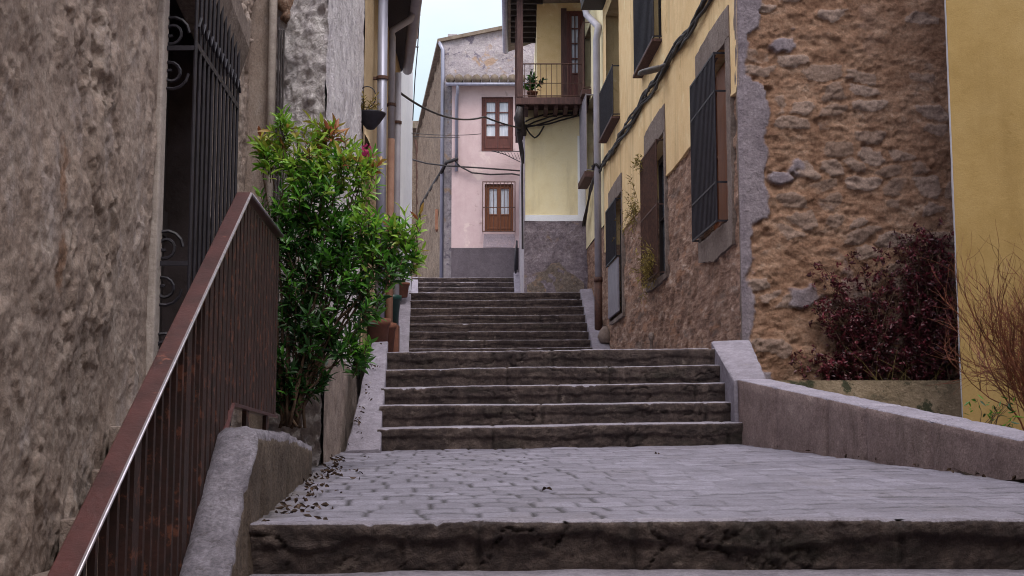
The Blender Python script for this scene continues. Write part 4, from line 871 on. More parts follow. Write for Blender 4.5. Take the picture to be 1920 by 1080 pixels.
def nmask(U, Z):                              # fallen plaster: bare orange earth
    c = np.exp(-(((U - uy(4.78)) / .10) ** 2 + ((Z - E - 1.02) / .30) ** 2) * 1.2) + np.exp(-(((U - uy(4.80)) / .06) ** 2 + ((Z - E - .72) / .16) ** 2))
    return sst(.62, .95, c * .8 + 1.1 * fbm(U * 8, Z * 6, 5, 7, .72)) * .75
def leftmat():
    t = NT('lumpy_plaster'); q = t.attr('mask'); sv = t.map((3.0, 3.0, 1.1))
    a = t.noise(1.4, 9, .72, dist=.2, vec=sv); b = t.noise(17, 8, .78, vec=t.map((1, 1, .8))); g = t.noise(75, 4, .8)
    f = t.mix(.5, a, b); col = t.ramp(f, [(.34, '85746a'), (.46, '9a887e'), (.56, 'a8988e'), (.70, 'beb3ad')])
    wsh = t.step(t.noise(2.6, 9, .76, dist=.1, vec=t.map((1, 1, .6), loc=(3, 3, 1))), .54, .62); col = t.mix(t.mth('MULTIPLY', wsh, .45), col, 'b5aaa9')
    br = t.step(t.noise(1.0, 8, .66, vec=t.map((2.2, 2.2, .5), loc=(8, 1, 1))), .50, .72); col = t.mix(t.mth('MULTIPLY', br, .28), col, '6c5644')
    pk = t.step(t.noise(7, 8, .7, vec=t.map((1, 1, .8), loc=(1, 4, 4))), .60, .68); col = t.mix(t.mth('MULTIPLY', pk, .15), col, '54463d')
    org = t.ramp(b, [(.35, '6b4a38'), (.55, '8d6a52'), (.7, 'a88c7a')]); col = t.mix(q, col, org)
    col = t.mix(.65, col, t.ramp(g, [(.3, (.4, .4, .4, 1)), (.72, (1.3, 1.3, 1.3, 1))]), 'MULTIPLY')
    n = t.bump(t.noise(16, 10, .78, dist=.1, vec=t.map((1, 1, .8))), .016); n = t.bump(g, .005, nrm=n)
    return t.pbr(col, .92, n, spec=.25)
M['lumpy'] = leftmat()
u_a = uy(3.6)
mb = MB(); panel(mb, N0, N1, E - 1.3, E + 3.6, .0125, ndisp, 1, [(*DO, .02)], u_a, None, {'mask': nmask}); mb.build('wall', M['lumpy'], nh, smooth=True)
mb = MB(); panel(mb, N0, N1, E - 1.5, E + 6.9, .12, lambda U, Z: .03 * fbm(U * 3, Z * 3, 3), 1, (), 0, u_a, {'mask': lambda U, Z: 0 * U}); panel(mb, N0, N1, E + 3.6, E + 4.0, .1, lambda U, Z: .03 * fbm(U * 3, Z * 3, 3), 1, (), u_a, None, {'mask': lambda U, Z: 0 * U}); mb.build('far_wall', M['lumpy'], nh, smooth=True)
mb = MB(); panel(mb, N1, (-1.60, 9.02), E - .5, E + 4.0, .03, lambda U, Z: .012 * fbm(U * 9, Z * 3, 3) - .01, 1, (), 0, None, {'mask': lambda U, Z: 0 * U}); mb.build('return_wall', M['lumpy'], nh, smooth=True)
rv = MB()                                     # plastered reveal, doorway shade put into its dark colour
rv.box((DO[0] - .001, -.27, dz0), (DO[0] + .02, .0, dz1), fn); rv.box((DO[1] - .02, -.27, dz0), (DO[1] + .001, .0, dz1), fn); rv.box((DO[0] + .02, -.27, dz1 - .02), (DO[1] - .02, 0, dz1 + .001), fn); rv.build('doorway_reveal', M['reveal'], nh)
bd = MB(); bd.box((DO[0] - .11, -.02, E - .2), (DO[0] - .002, .034, E + 3.4), fn); bd.build('plaster_band', M['band'], nh, bevel=.008)
dr = MB(); 
for i in range(5):
    a = DO[0] + .02 + (DO[1] - DO[0] - .04) * i / 5; dr.box((a + .003, -.27, dz0), (a + (DO[1] - DO[0] - .04) / 5 - .003, -.235, dz1 - .02), fn)
for z in (dz0 + .15, dz0 + 1.1, dz1 - .3): dr.box((DO[0] + .05, -.235, z), (DO[1] - .05, -.215, z + .14), fn)
dr.build('door', M['wood_dark'], nh)
lt = MB()
def LP(u, o, z): return fn(u, o, z)
la, lb = uy(5.9), uy(7.6); z_a, z_b = E + 2.39, E + 2.17
sec = [(-.02, 0), (.15, 0), (.20, .16), (.20, .30), (-.02, .34)]; m_ = len(sec)
lt.add([fn(la, o_, z_a + z_) for o_, z_ in sec] + [fn(lb, o_, z_b + z_) for o_, z_ in sec], [tuple(range(m_)), tuple(range(m_, 2 * m_))[::-1]] + [(k, m_ + k, m_ + (k + 1) % m_, (k + 1) % m_) for k in range(m_)])
lt.build('lintel', M['surround'], nh, bevel=.01)
gr = MB(); ga, gb = uy(6.26), uy(7.42); go = .17
for i in range(12):
    u = ga + (gb - ga) * i / 11; gr.tube([fn(u, go, E + .10), fn(u, go, E + 2.56 - .02 * i)], .009, 6)
for z in (E + .22, E + .75, E + 1.95): gr.bar(fn(ga, go, z), fn(gb, go, z), .012, .03)
for z in (E + .90, E + 1.93): gr.bar(fn(ga, go, z), fn(ga + .01, -.02, z), .012, .022)
gr = gr.build('door_grille', M['iron'], nh)
for zc in (E + 1.93, E + .90, E + .42):
    sc = MB()
    for sg in (1, -1):
        pts = []
        for i in range(26):
            w = i / 25 * 3.6 * pi; r = .085 * (1 - i / 30); pts.append(fn(ga + .02, .05 + r * cos(w), zc + sg * (.10 + r * sin(w)) - .02))
        sc.tube(pts, .008, 5)
    sc.build('scroll', M['iron'], gr)
zg = MB(); pts = []
for i in range(25): pts.append(fn(ga + (gb - ga) * i / 24, go + .012, E + 2.05 + (.04 if i % 2 else -.02)))
zg.tube(pts, .007, 5); zg.build('zigzag_band', M['iron'], gr)
core(nh, [(-1.95, -3.9), (-2.2, 8.8), (-7, 8.8), (-7, -3.9)], E - 1.4, E + 3.95)
roofslab(nh, [(-1.52, 3.6), (-1.70, 8.8), (-7, 8.8), (-7, 3.6)], E + 4.0)
mb = MB(); mb.prism([(-1.5, -3.9), (-1.72, 3.5), (-7, 3.5), (-7, -3.9)], E + 3.96, E + 6.9); mb.build('upper_storey', M['left'], nh)
roofslab(nh, [(-1.2, -4.1), (-1.45, 3.6), (-7, 3.6), (-7, -4.1)], E + 6.91)
pm = MB(); x, y, _ = P(506, 300, 8.86); pm.tube([(x, y, E + 5.5), (x, y, E + 3.0), (x + .004, y, E + .4)], .028, 10); pm.build('drainpipe', M['band'], nh, smooth=True)
pm = MB()
for k in range(3): pm.tube([(x + .045 + .016 * k, y - .01, E + 2.85), (x + .042 + .018 * k, y - .01, E + 1.5), (x + .045 + .014 * k, y, E + .5)], .007, 5)
pm.build('wall_cable', M['cable'], nh)
# ---------------------------------------------------- ochre house on the far right
O0 = (P(1794, 500, 11.5)[0], 11.5); O1 = (7.5, 10.2); oh = thing('ochre_house', (O0[0], O0[1], E), 'smooth ochre yellow house at the right edge, behind the bare twiggy bush', 'house')
mb = MB(); panel(mb, O0, O1, E - .6, E + 7, .12, lambda U, Z: .008 * fbm(U * 1.2, Z * 1.2, 1) + .003 * fbm(U * 6, Z * 6, 3), 1); mb.build('wall', M['ochre'], oh, smooth=True)
r = O0[0] / O0[1]; mb = MB(); panel(mb, ((r * 13.2) - .02, 13.2), O0, E - .6, E + 7, .1, lambda U, Z: .01 * fbm(U * 5, Z * 5, 2), 1); mb.build('side_wall', M['white'], oh, smooth=True)
core(oh, [(O0[0] + .15, 11.8), (7.4, 10.6), (9, 14), (4.6, 14)], E - .6, E + 6.9); roofslab(oh, [(O0[0] - .1, 11.2), (7.6, 9.9), (10, 14.5), (4.2, 14.5)], E + 7)
sh_ = thing('side_shade_blocker', (4.4, 0, 0), 'added unseen ochre house on the right of the viewpoint, shading the near lane', 'house')  # unseen house, added to keep the near lane in shade
mb = MB(); panel(mb, (4.3, 6.2), (3.7, -5), E - 2, E + 6.8, .4, lambda U, Z: .01 * fbm(U, Z, 1), 1, [(3, 4.1, E + .2, E + 2, .3), (7, 8.1, E + .2, E + 2, .3)]); mb.build('wall', M['ochre'], sh_)
mb = MB(); mb.prism([(4.8, 6.2), (4.2, -5), (10, -5), (10, 6.2)], 0, E + 6.7); mb.build('rear_wall', M['ochre'], sh_); roofslab(sh_, [(4.1, 6.3), (3.5, -5.1), (10, -5.1), (10, 6.3)], E + 6.8)
# unseen house added behind the viewpoint, which shuts out the light from below
bk = thing('rear_shade_blocker', (0, -9, 0), 'added unseen house behind the viewpoint, shading the lower lane', 'house')
mb = MB(); panel(mb, (7, -9), (-8, -9), 0, 7.5, .5, lambda U, Z: .01 * fbm(U, Z, 1), 1, [(3, 4.2, 1, 3, .3), (10, 11.2, 1, 3, .3)]); mb.build('wall', M['beige'], bk)
mb = MB(); mb.box((-8, -14, 0), (7, -9.5, 7.4)); mb.build('rear_wall', M['beige'], bk); roofslab(bk, [(-8.3, -14), (7.3, -14), (7.3, -8.7), (-8.3, -8.7)], 7.5)
# ================================================================== LEFT SIDE STAIR, PARAPET, RAILING
lx = lambda y: FL[0] + .08 - .075 * (y - YF)           # left edge line of the landing
T = P(458, 360, 5.56); Rr = P(520, 440, 6.85)
rx = lambda y: T[0] + (Rr[0] - T[0]) / (Rr[1] - T[1]) * (y - T[1])
SL = .50
ss_ = thing('side_stairs', (-1.4, 5.6, E - 1), 'stone side steps climbing behind the brown railing to the barred doorway', 'stairs')
zpl = E + .13
mb = MB(); mb.prism([(rx(5.5) - .02, 5.5), (rx(7.45) - .02, 7.45), (-1.66, 7.45), (-1.62, 5.5)], E - .6, zpl); mb.build('step', M['granite'], ss_, bevel=.01)
for i in range(1, 9):
    y1 = 5.5 - .34 * (i - 1); y0 = y1 - .34; z = zpl - .17 * i
    if z < .05: break
    mb = MB(); mb.prism([(rx(y0) - .02, y0), (rx(y1) - .02, y1 - .001), (-1.6, y1 - .001), (-1.58, y0)], -.02, z); mb.build('step', M['granite'], ss_, bevel=.01)
def parapet():
    mb = MB(); ys = np.concatenate([np.linspace(2.2, 4.9, 90), np.linspace(4.93, 7.55, 88)]); prof = 17; V = []
    for y in ys:
        xo = lx(y) if y > YF else lx(YF) - .04 * (y - YF) * 0 + (-.075) * (y - YF); xi = max(rx(y) + .005, -9); xi = min(xi, xo - .12); zt = E + .105 - max(0, 4.95 - y) * .60 - .02 * sst(6.4, 7.4, np.array(y)) - .012 * max(0, y - 6.5)
        zb = E - 1.5; h = .75
        row = [(xo, zt - h + (h - .05) * k / 7) for k in range(8)] + [(xo - .004, zt - .012), (xo - .018, zt - .001), (xo - (xo - xi) * .35, zt), (xo - (xo - xi) * .5, zt + .002), (xo - (xo - xi) * .65, zt), (xi + .03, zt), (xi + .006, zt - .02), (xi, zt - .06), (xi, zb)]
        row[0] = (xo, zb)
        for k, (x, z) in enumerate(row):
            f = float(fbm(np.array([y * 4.]), np.array([z * 4. + k * .2]), 21, 5, .6)[0]); f2 = float(fbm(np.array([y * 17.]), np.array([z * 17. + k * .6]), 25)[0]); f3 = float(fbm(np.array([y * 8.]), np.array([z * 8. + k * .35]), 29, 4, .65)[0]); q = .020 * f + .010 * f2 - .035 * max(0, abs(f3) - .28)
            jt = max(math.exp(-((y - j) / .02) ** 2) for j in (4.62, 6.1))
            V.append((x + (q if k < 9 else 0) - (jt * .012 if k < 9 else 0), y, z + (q if 8 <= k < 16 else 0) - (jt * .015 if 8 <= k < 15 else 0)))
    n = len(ys)
    root = thing('stone_parapet', (lx(6), 6, E - .5), 'rough stone kerb wall with worn top under the brown railing', 'wall')
    for i in range(n - 1):
        for j in range(prof - 1): mb.f.append((i * prof + j, i * prof + j + 1, (i + 1) * prof + j + 1, (i + 1) * prof + j))
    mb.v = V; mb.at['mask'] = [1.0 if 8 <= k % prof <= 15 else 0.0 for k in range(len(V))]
    mb.build('wall_body', M['worn_kerb'], root, smooth=True)
parapet()
rail = thing('stair_railing', (T[0], T[1], E + .1), 'rust-brown iron railing with flat handrail climbing the side steps at left', 'railing')
def railpt(y, dz=0): return vec(rx(y), y, (T[2] - SL * (T[1] - y) if y < T[1] else T[2] + (Rr[2] - T[2]) * (y - T[1]) / (Rr[1] - T[1])) + dz)
hb = MB()
a, b, c = railpt(1.9), railpt(T[1]), railpt(Rr[1])
def flat(mb, p, q, w, d):
    p = np.array(p); q = np.array(q); mb.hexa([p + vec(-w / 2, 0, -d), p + vec(w / 2, 0, -d), q + vec(w / 2, 0, -d), q + vec(-w / 2, 0, -d), p + vec(-w / 2, 0, 0), p + vec(w / 2, 0, 0), q + vec(w / 2, 0, 0), q + vec(-w / 2, 0, 0)])
flat(hb, a, b, .062, .016); flat(hb, b + vec(0, .001, 0), c, .062, .016); hr_ = hb.build('handrail', M['rail'], rail, bevel=.004); eb = MB(); eb.tube([a + vec(.031, 0, -.007), b + vec(.031, 0, -.007)], .0045, 6); eb.tube([b + vec(.031, .001, -.007), c + vec(.031, 0, -.007)], .0045, 6); eb.build('edge_highlight', M['rail_highlight'], hr_, smooth=True)  # thin bright strip stands in for the sky highlight along the rail
lo = MB(); bo = lambda y: E + .215 if y >= 5.28 else E + .215 - (5.28 - y) * .60
flat(lo, vec(rx(5.28), 5.28, bo(5.28)), vec(rx(6.85), 6.85, bo(6.85)), .045, .014); flat(lo, vec(rx(2.0), 2.0, bo(2.0)), vec(rx(5.279), 5.279, bo(5.279)), .045, .014); lo.build('bottom_rail', M['rail'], rail)
y = 2.1; k = 0
while y < 6.84:
    zt = railpt(y)[2] - .034; mb = MB(); wd = (.020 if y < 4.6 else .050) if k % 7 else .06
    x = rx(y); mb.box((x - .009, y - wd / 2, bo(y) - .01 if k % 7 else E - .1 - max(0, 5.28 - y) * .6), (x + .009, y + wd / 2, zt)); mb.build('baluster' if k % 7 else 'post', M['bars'], rail); y += .105; k += 1
# ================================================================== PLANTS
def sample_blob(blobs, n):
    ws = np.array([b[3] ** 2 * b[5] for b in blobs]); ws /= ws.sum(); out = []
    for i in np.searchsorted(np.cumsum(ws), rng.random(n)):
        b = blobs[min(i, len(blobs) - 1)]; c = np.array(b[:3]); r = b[3]; d = rng.normal(size=3); d /= np.linalg.norm(d); q = rng.random() ** .42
        out.append((c + d * q * np.array([r, r * .9, r]), d, q, b[4]))
    return out
# green shrub in the corner between parapet and the rough white house
Yb = 7.9
def B(px, py, rad, tint, dens=1, dy=0): p = P(px, py, Yb + dy); return (p[0], p[1], p[2], rad / F * Yb, tint, dens)
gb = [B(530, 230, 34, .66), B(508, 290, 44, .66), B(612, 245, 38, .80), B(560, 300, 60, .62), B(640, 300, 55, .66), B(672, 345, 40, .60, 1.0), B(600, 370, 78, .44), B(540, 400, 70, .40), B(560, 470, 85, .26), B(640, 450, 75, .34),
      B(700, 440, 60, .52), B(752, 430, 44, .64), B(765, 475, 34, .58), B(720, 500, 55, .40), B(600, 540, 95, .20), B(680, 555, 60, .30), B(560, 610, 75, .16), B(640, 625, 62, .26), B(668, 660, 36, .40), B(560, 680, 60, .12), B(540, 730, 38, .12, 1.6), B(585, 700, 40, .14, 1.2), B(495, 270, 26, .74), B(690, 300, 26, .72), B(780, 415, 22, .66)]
shrub = thing('green_shrub', P(545, 800, Yb), 'bushy green shrub with red-tinged top shoots beside the brown railing', 'shrub')
base = np.array(P(548, 800, Yb)); stm = MB()
limbs = []
for b in gb:
    e = np.array(b[:3]); m = base + (e - base) * .45 + vec(random.gauss(0, .05), random.gauss(0, .05), .12)
    pts = [base + vec(random.gauss(0, .03), random.gauss(0, .03), 0), m, e]; fine = []
    for i in range(9): t = i / 8; fine.append((1 - t) ** 2 * pts[0] + 2 * t * (1 - t) * pts[1] + t * t * pts[2] + vec(*(rng.normal(size=3) * .008)))
    stm.tube(fine, list(np.linspace(.010, .003, 9)), 6); limbs.append(fine)
cl = sample_blob(gb, 790); cs = []; ds = []; ts = []
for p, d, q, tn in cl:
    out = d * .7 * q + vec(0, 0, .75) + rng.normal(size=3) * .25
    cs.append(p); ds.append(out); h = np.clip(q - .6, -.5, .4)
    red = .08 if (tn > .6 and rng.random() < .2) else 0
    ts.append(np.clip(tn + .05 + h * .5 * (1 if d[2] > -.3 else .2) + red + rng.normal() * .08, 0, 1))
    stm.tube([p - out / np.linalg.norm(out) * .10 + rng.normal(size=3) * .01, p], [.003, .002], 4, False)
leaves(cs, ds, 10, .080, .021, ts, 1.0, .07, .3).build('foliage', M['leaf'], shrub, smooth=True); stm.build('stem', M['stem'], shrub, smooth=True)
# dark red shrubs before the stone gable
def red_shrub(label, base, tips, seed):
    root = thing('red_shrub', base, label, 'shrub', 'dark red shrubs before the stone gable'); st = MB(); cs = []; ds = []; ts = []; r = np.random.default_rng(seed); b = np.array(base)
    for tp in tips:
        e = np.array(tp); n = 10; ctl = b + (e - b) * vec(.45, .5, .75) + vec(*(r.normal(size=3) * .06)); st0 = b + vec(r.normal() * .10, r.normal() * .06, 0); pts = []
        for i in range(n + 1): t = i / n; pts.append((1 - t) ** 2 * st0 + 2 * t * (1 - t) * ctl + t * t * e + r.normal(size=3) * .006)
        st.tube(pts, list(np.linspace(.006, .0018, n + 1)), 4, False)
        for i in range(2, n + 1):
            for k in range(3):
                p = pts[i] + (pts[i - 1] - pts[i]) * r.random() + r.normal(size=3) * .05; d = r.normal(size=3) + (0, 0, .8); cs.append(p); ds.append(d); ts.append(.25 + .5 * r.random() + .25 * (i / n) - .2)
                st.tube([pts[i], p], [.002, .0012], 3, False)
    leaves(cs, ds, 7, .042, .02, ts, 1.0, .12, .1).build('foliage', M['redleaf'], root, smooth=True); st.build('stem', M['stem'], root); return root
Yr = 12.72
def tips(lst, dy=.22): return [tuple(np.array(P(x + random.gauss(0, 5), y + random.gauss(0, 5), Yr)) + np.array((0, random.uniform(-dy, dy), 0))) for x, y in lst]
def fan(x0, x1, ytop, ybot, n): return [(random.uniform(x0, x1), ytop + (ybot - ytop) * random.random() ** 1.1) for _ in range(n)]
def bz(px): q = P(px, 714, Yr); return (q[0], q[1], zb - .03)
red_shrub('lower dark red shrub with spiky shoots in front of the stone gable', bz(1625), tips([(1585, 455), (1592, 480), (1650, 450), (1655, 470), (1545, 520), (1556, 545), (1530, 600), (1505, 650), (1480, 672), (1500, 690), (1610, 520), (1640, 510), (1680, 500)] + fan(1515, 1705, 480, 690, 80) + fan(1450, 1560, 650, 700, 14)), 5)
red_shrub('taller denser dark red shrub in the corner against the ochre house', bz(1735), tips([(1715, 410), (1722, 425), (1760, 445), (1770, 430), (1745, 470), (1700, 480), (1785, 460)] + fan(1680, 1790, 425, 700, 96)), 6)
# bare twiggy bush at the right edge
tw = thing('twiggy_bush', P(1900, 800, 9.6), 'bare bush of orange-brown twigs in front of the ochre wall, at the right edge', 'bush')
tm = MB(); r = np.random.default_rng(11); tcount = 0
def grow(p, d, l, rad, depth):
    global tcount
    n = 5; pts = [p]; 
    for i in range(n):
        d = d + r.normal(size=3) * .13 + vec(0, 0, .05); d /= np.linalg.norm(d); pts.append(pts[-1] + d * l / n)
    tm.tube(pts, list(np.linspace(rad, rad * .55, n + 1)), 4, False); tcount += 1
    if depth <= 0: return
    for i in range(2, n + 1):
        for k in range(2 if i == n else (1 if r.random() < .85 else 2)):
            dd = d + r.normal(size=3) * .36; dd /= np.linalg.norm(dd); grow(pts[i], dd, l * r.uniform(.5, .8), rad * .6, depth - 1)
tb0 = np.array(P(2005, 850, 9.6))
for a in np.linspace(-.85, .9, 27):
    grow(tb0 + vec(a * .28, r.normal() * .15, 0), vec(a * .36 + .08, r.normal() * .35, 1.0) / 1.2, r.uniform(.46, .74), .0075, 3)
tm.build('stem', M['twig'], tw)
wl = MB(); ws = []; wd = []; wt = []
for i in range(26): p = np.array(P(random.uniform(1810, 1900), random.uniform(740, 815), 9.5)); ws.append(p); wd.append(r.normal(size=3) + vec(0, 0, .6)); wt.append(random.uniform(.3, .6))
wroot = thing('green_weed', P(1850, 800, 9.5), 'sparse green weed with narrow leaves at the foot of the twiggy bush', 'plant')
leaves(ws, wd, 3, .07, .013, wt).build('foliage', M['leaf'], wroot, smooth=True)
sm = MB()
for p in ws[::2]: sm.tube([np.array(P(1850, 815, 9.5)) + vec(random.gauss(0, .08), 0, -.05), (np.array(P(1850, 800, 9.5)) + p) / 2, p], [.003, .0025, .0015], 3, False)
sm.build('stem', M['stem'], wroot)
# dry weeds hanging in the barred windows and grass
def weed(label, u, z, hang, n, seed, L=.5):
    c = fw(u, .13, z); root = thing('dry_weed', c, label, 'weed', None); r = np.random.default_rng(seed); mb = MB(); cs = []; ds = []; ts = []
    for i in range(n):
        a = np.array(c) + vec(r.normal() * .02, r.normal() * hang, r.normal() * .06); l = L * r.uniform(.4, 1); d = vec(-.25 + r.normal() * .15, r.normal() * .35, r.normal() * .6 - .1); pts = [a + d * l * t + vec(0, 0, -.5 * l * t * t) for t in (0, .3, .6, 1)]
        mb.tube(pts, [.003, .0025, .002, .001], 3, False)
        for q in pts[1:]: cs.append(q); ds.append(d); ts.append(r.random())
    leaves(cs, ds, 4, .07, .014, ts, 1.0).build('foliage', M['grassleaf'], root); mb.build('stem', M['stem'], root)
weed('dry yellowish weed hanging over the sill of the middle barred window', 4.75, E + 2.55, .22, 60, 1, .42)
weed('dry wispy weed growing up the far side of the middle barred window', 6.0, E + 3.45, .22, 26, 2, .5)
weed('small green-yellow tuft at the top corner of the middle barred window', 5.6, E + 4.0, .05, 10, 3, .14)
# dry stalks in the planter
gs = MB()
for i in range(16):
    p = np.array(P(random.uniform(1620, 1760), 716, 12.55)); p[2] = zb - .02; q = p + vec(random.gauss(0, .16), random.gauss(0, .05), random.uniform(.12, .38)); gs.tube([p, (p + q) / 2 + vec(0, 0, .03), q], [.003, .0025, .0015], 3, False)
tag(gs.build('dry_grass', M['grassleaf']), 'few pale dry stalks sticking up from the bed before the dark red shrubs', 'grass')
gs = bpy.data.objects[-1] if False else None
# pots behind the shrub on the upper landing
zu = lambda y: e1[-1][0][2] + (e2[0][0][2] - .17 - e1[-1][0][2]) * (y - 12.4) / 10
q = P(708, 640, 14.6); pot('flower_pot', (q[0], 14.6, zu(14.6)), .13, .42, M['terracotta'], 'tall terracotta pot behind the green shrub, nearest of the terracotta pots', 'pot')
q = P(724, 640, 15.6); pot('flower_pot', (q[0], 15.6, zu(15.6)), .11, .40, M['terracotta'], 'terracotta pot close behind the tall one, just left of the narrow kerb', 'pot')
q = P(733, 590, 16.4); pot('flower_pot', (q[0], 16.4, E + 1.60), .12, .36, M['green_pot'], 'dark green glazed pot standing on a post beside the narrow kerb', 'pot')
mb = MB(); mb.box((q[0] - .1, 16.3, zu(16.4) - .1), (q[0] + .1, 16.5, E + 1.598)); tag(mb.build('pot_stand', M['terracotta'], bevel=.01), 'brick stand carrying the dark green pot', 'stand')
q = P(755, 545, 24.2); pot('flower_pot', (q[0], 24.2, q[2] - .12), .12, .26, M['terracotta'], 'distant clay pot at the top of the narrow left kerb', 'pot')
small_plant('potted_plant', (q[0], 24.2, q[2] + .1), 'bushy plant in the distant clay pot by the whitewashed wall', .7, 16, M['leaf'], .13, .05, tint=.3, wid=.35)
# hanging bowl and pink flowers on the beige wall
q = P(692, 222, 13.75); bw = thing('wall_planter', (q[0], 13.75, q[2]), 'dark iron bowl planter with ring handle on the beige wall above the shrub', 'planter')
mb = MB(); mb.lathe([(0, -.13), (.04, -.12), (.10, -.05), (.155, .03), (.16, .045), (.14, .045), (0, .02)], (q[0] + .02, 13.72, q[2]), 16); mb.build('bowl', M['iron'], bw, smooth=True)
mb = MB(); pts = [(q[0] - .02 + .09 * sin(w), 13.72, q[2] + .22 + .11 * cos(w)) for w in np.linspace(0, 2 * pi, 22)]; mb.tube(pts, .006, 5); mb.build('ring_handle', M['iron'], bw)
dpn = small_plant('trailing_plant', (q[0] - .05, 13.66, q[2] + .02), 'withered trailing plant spilling from the dark bowl on the beige wall', .28, 14, M['grassleaf'], .06, .015, wid=.9)
q = P(683, 300, 13.6); fl = thing('pink_flowers', (q[0], 13.6, q[2]), 'bright pink flowers peeking out above the green shrub', 'flowers')
cs = []; ds = []
for i in range(9): cs.append(np.array(P(random.uniform(677, 698), random.choice((random.uniform(270, 290), random.uniform(296, 304))), 13.6))); ds.append(rng.normal(size=3) + vec(0, -.6, .4))
leaves(cs, ds, 6, .06, .042, [.7] * 9, 1.3, .3).build('petals', M['pinkleaf'], fl, smooth=True)
mb = MB()
for c in cs: mb.tube([np.array(P(684, 330, 13.65)), c], .004, 4)
mb.build('stem', M['stem'], fl)
# ================================================================== CABLES, LAMP, AERIAL
def cable_pts(a, b, sag, n=16):
    a = np.array(a, float); b = np.array(b, float); return [a + (b - a) * t + vec(0, 0, -4 * sag * t * (1 - t)) for t in np.linspace(0, 1, n + 1)]
def cable(name, label, paths, r, jit=0): 
    mb = MB()
    for p in paths: mb.tube([np.array(q) + rng.normal(size=3) * jit for q in p], r, 6)
    return tag(mb.build(name, M['cable'], smooth=True), label, 'cable')
paths = []
for k in range(7):
    p = []
    for i in range(56):
        u = -.15 + 10.75 * i / 55; p.append(fw(u, .05 + .022 * math.sin(k * 2 + u * 3), E + 4.70 + .022 * u + .030 * math.sin(u * 2.1 + k * 1.7) + .045 * math.cos(k * 2.4) + .05 * abs(math.sin(u * 1.4))))
    paths.append(p)
cable('power_cable', 'thick bundle of black cables running along the yellow house to the drainpipe', paths, .016, .006)
paths = []
for k in range(4):
    p = [fw(10.55, .19, E + 5.02)]
    for i in range(10): t = i / 9; p.append(fw(10.8 + 2.2 * t, .08 + .02 * math.sin(k + 5 * t), E + 4.95 - .35 * t ** 1.5 - .5 * (t > .6) * (t - .6) + .02 * math.sin(k * 2 + t * 6)))
    paths.append(p)
mb_ = MB()
for k in range(3): mb_.tube([fw(10.55 + .10 * cos(w) , .10 + .10 * sin(w), E + 5.02 + .02 * k * sin(w * 2)) for w in np.linspace(0, 2 * pi, 14)], .014, 5)
paths.append([fw(10.55 + .085 * cos(w), .10 + .085 * sin(w), E + 5.0 + .05 * math.sin(3 * w)) for w in np.linspace(0, 4 * pi, 26)])
cable('power_cable', 'knot of black cables behind the drainpipe dropping along the cream house', paths, .016, .004)
cr = P(976, 240, 25.15)
cable('power_cable', 'single dark cable sagging across the lane from the left pipes to the balcony corner', [cable_pts(P(745, 170, 17.6), P(908, 219, 23.2), .18, 20) + cable_pts(P(908, 219, 23.2), cr, .02, 6)[1:]], .016)
paths = [[np.array(P(985 + 115 * t, 232 - 20 * t + 8 * math.sin(t * 4 + k) * (1 - t), 25.88)) + vec(0, 0, .03 * k - .03) for t in np.linspace(0, 1, 14)] for k in range(4)]
paths.append([np.array(P(985 + 35 * t, 236 + 22 * math.sin(t * pi), 25.9)) for t in np.linspace(0, 1, 9)])
cable('power_cable', 'bunch of black cables strung over the cream wall under the wooden balcony', paths, .016, .003)
kb = MB(); kb.tube([P(975, 200, 25.1), P(972, 222, 25.15), P(974, 246, 25.2)], [.05, .09, .05], 8); tag(kb.build('cable_junction', M['cable'], smooth=True), 'dark cable junction at the left foot of the balcony', 'junction box')
cable('power_cable', 'thick dark cable running diagonally down the stone side of the gable house', [[P(x, y, Y) for x, y, Y in ((858, 298, 33.35), (838, 305, 33.75), (828, 322, 33.8), (815, 340, 36.3), (803, 362, 39), (790, 384, 42.5), (785, 420, 44.0))]], .045, .01)
cable('power_cable', 'pair of thin cables drooping across the front of the pink house', [[P(x, y, 33.5) for x, y in ((756, 295), (800, 306), (838, 311), (900, 315), (975, 320))], [P(x, y, 33.48) for x, y in ((853, 300), (862, 312), (885, 324), (920, 327), (960, 326), (977, 329))]], .02, .004)
cable('power_cable', 'two thin wires stretched from the whitewashed wall to the pink house', [cable_pts(P(750, 247, 26), P(902, 251, 33.3), .05), cable_pts(P(750, 253, 26), P(862, 257, 33.3), .03)], .009)
lampr = thing('street_lamp', fw(3.9, .05, E + 4.8), 'flat grey street lamp head on a short arm among the cables of the yellow house', 'street lamp')
lm = MB(); lm.tube([fw(3.7, .0, E + 4.80), fw(3.72, .06, E + 4.82), fw(3.8, .13, E + 4.80)], .022, 8); lm.build('arm', M['lamp'], lampr, smooth=True)
lm = MB(); 
def ring_(c, du, w, h, n=12): return [(c[0] + w * cos(t), c[1], c[2] + h * sin(t)) for t in np.linspace(0, 2 * pi, n, endpoint=False)]
hd = [(.10, .035, .025), (.13, .08, .04), (.22, .105, .038), (.33, .09, .03), (.36, .06, .02)]; n = 12; vs = []; fs = []
for i, (o_, w_, h_) in enumerate(hd):
    for t in np.linspace(0, 2 * pi, n, endpoint=False): vs.append(fw(3.82 + (o_ - .10) * .6 + w_ * cos(t), o_, E + 4.80 - (o_ - .10) * .10 + h_ * sin(t)))
for i in range(len(hd) - 1):
    for k in range(n): fs.append((i * n + k, i * n + (k + 1) % n, (i + 1) * n + (k + 1) % n, (i + 1) * n + k))
fs += [tuple(range(n)), tuple(range((len(hd) - 1) * n, len(hd) * n))]; lm.add(vs, fs); lm.build('lamp_head', M['lamp'], lampr, smooth=True)
an = MB(); a0 = P(786, 30, 24.0); a1 = P(774, 225, 24.0)
an.tube([P(787, 26, 24), P(783, 90, 24), P(778, 150, 24), P(774, 226, 24)], .010, 5)
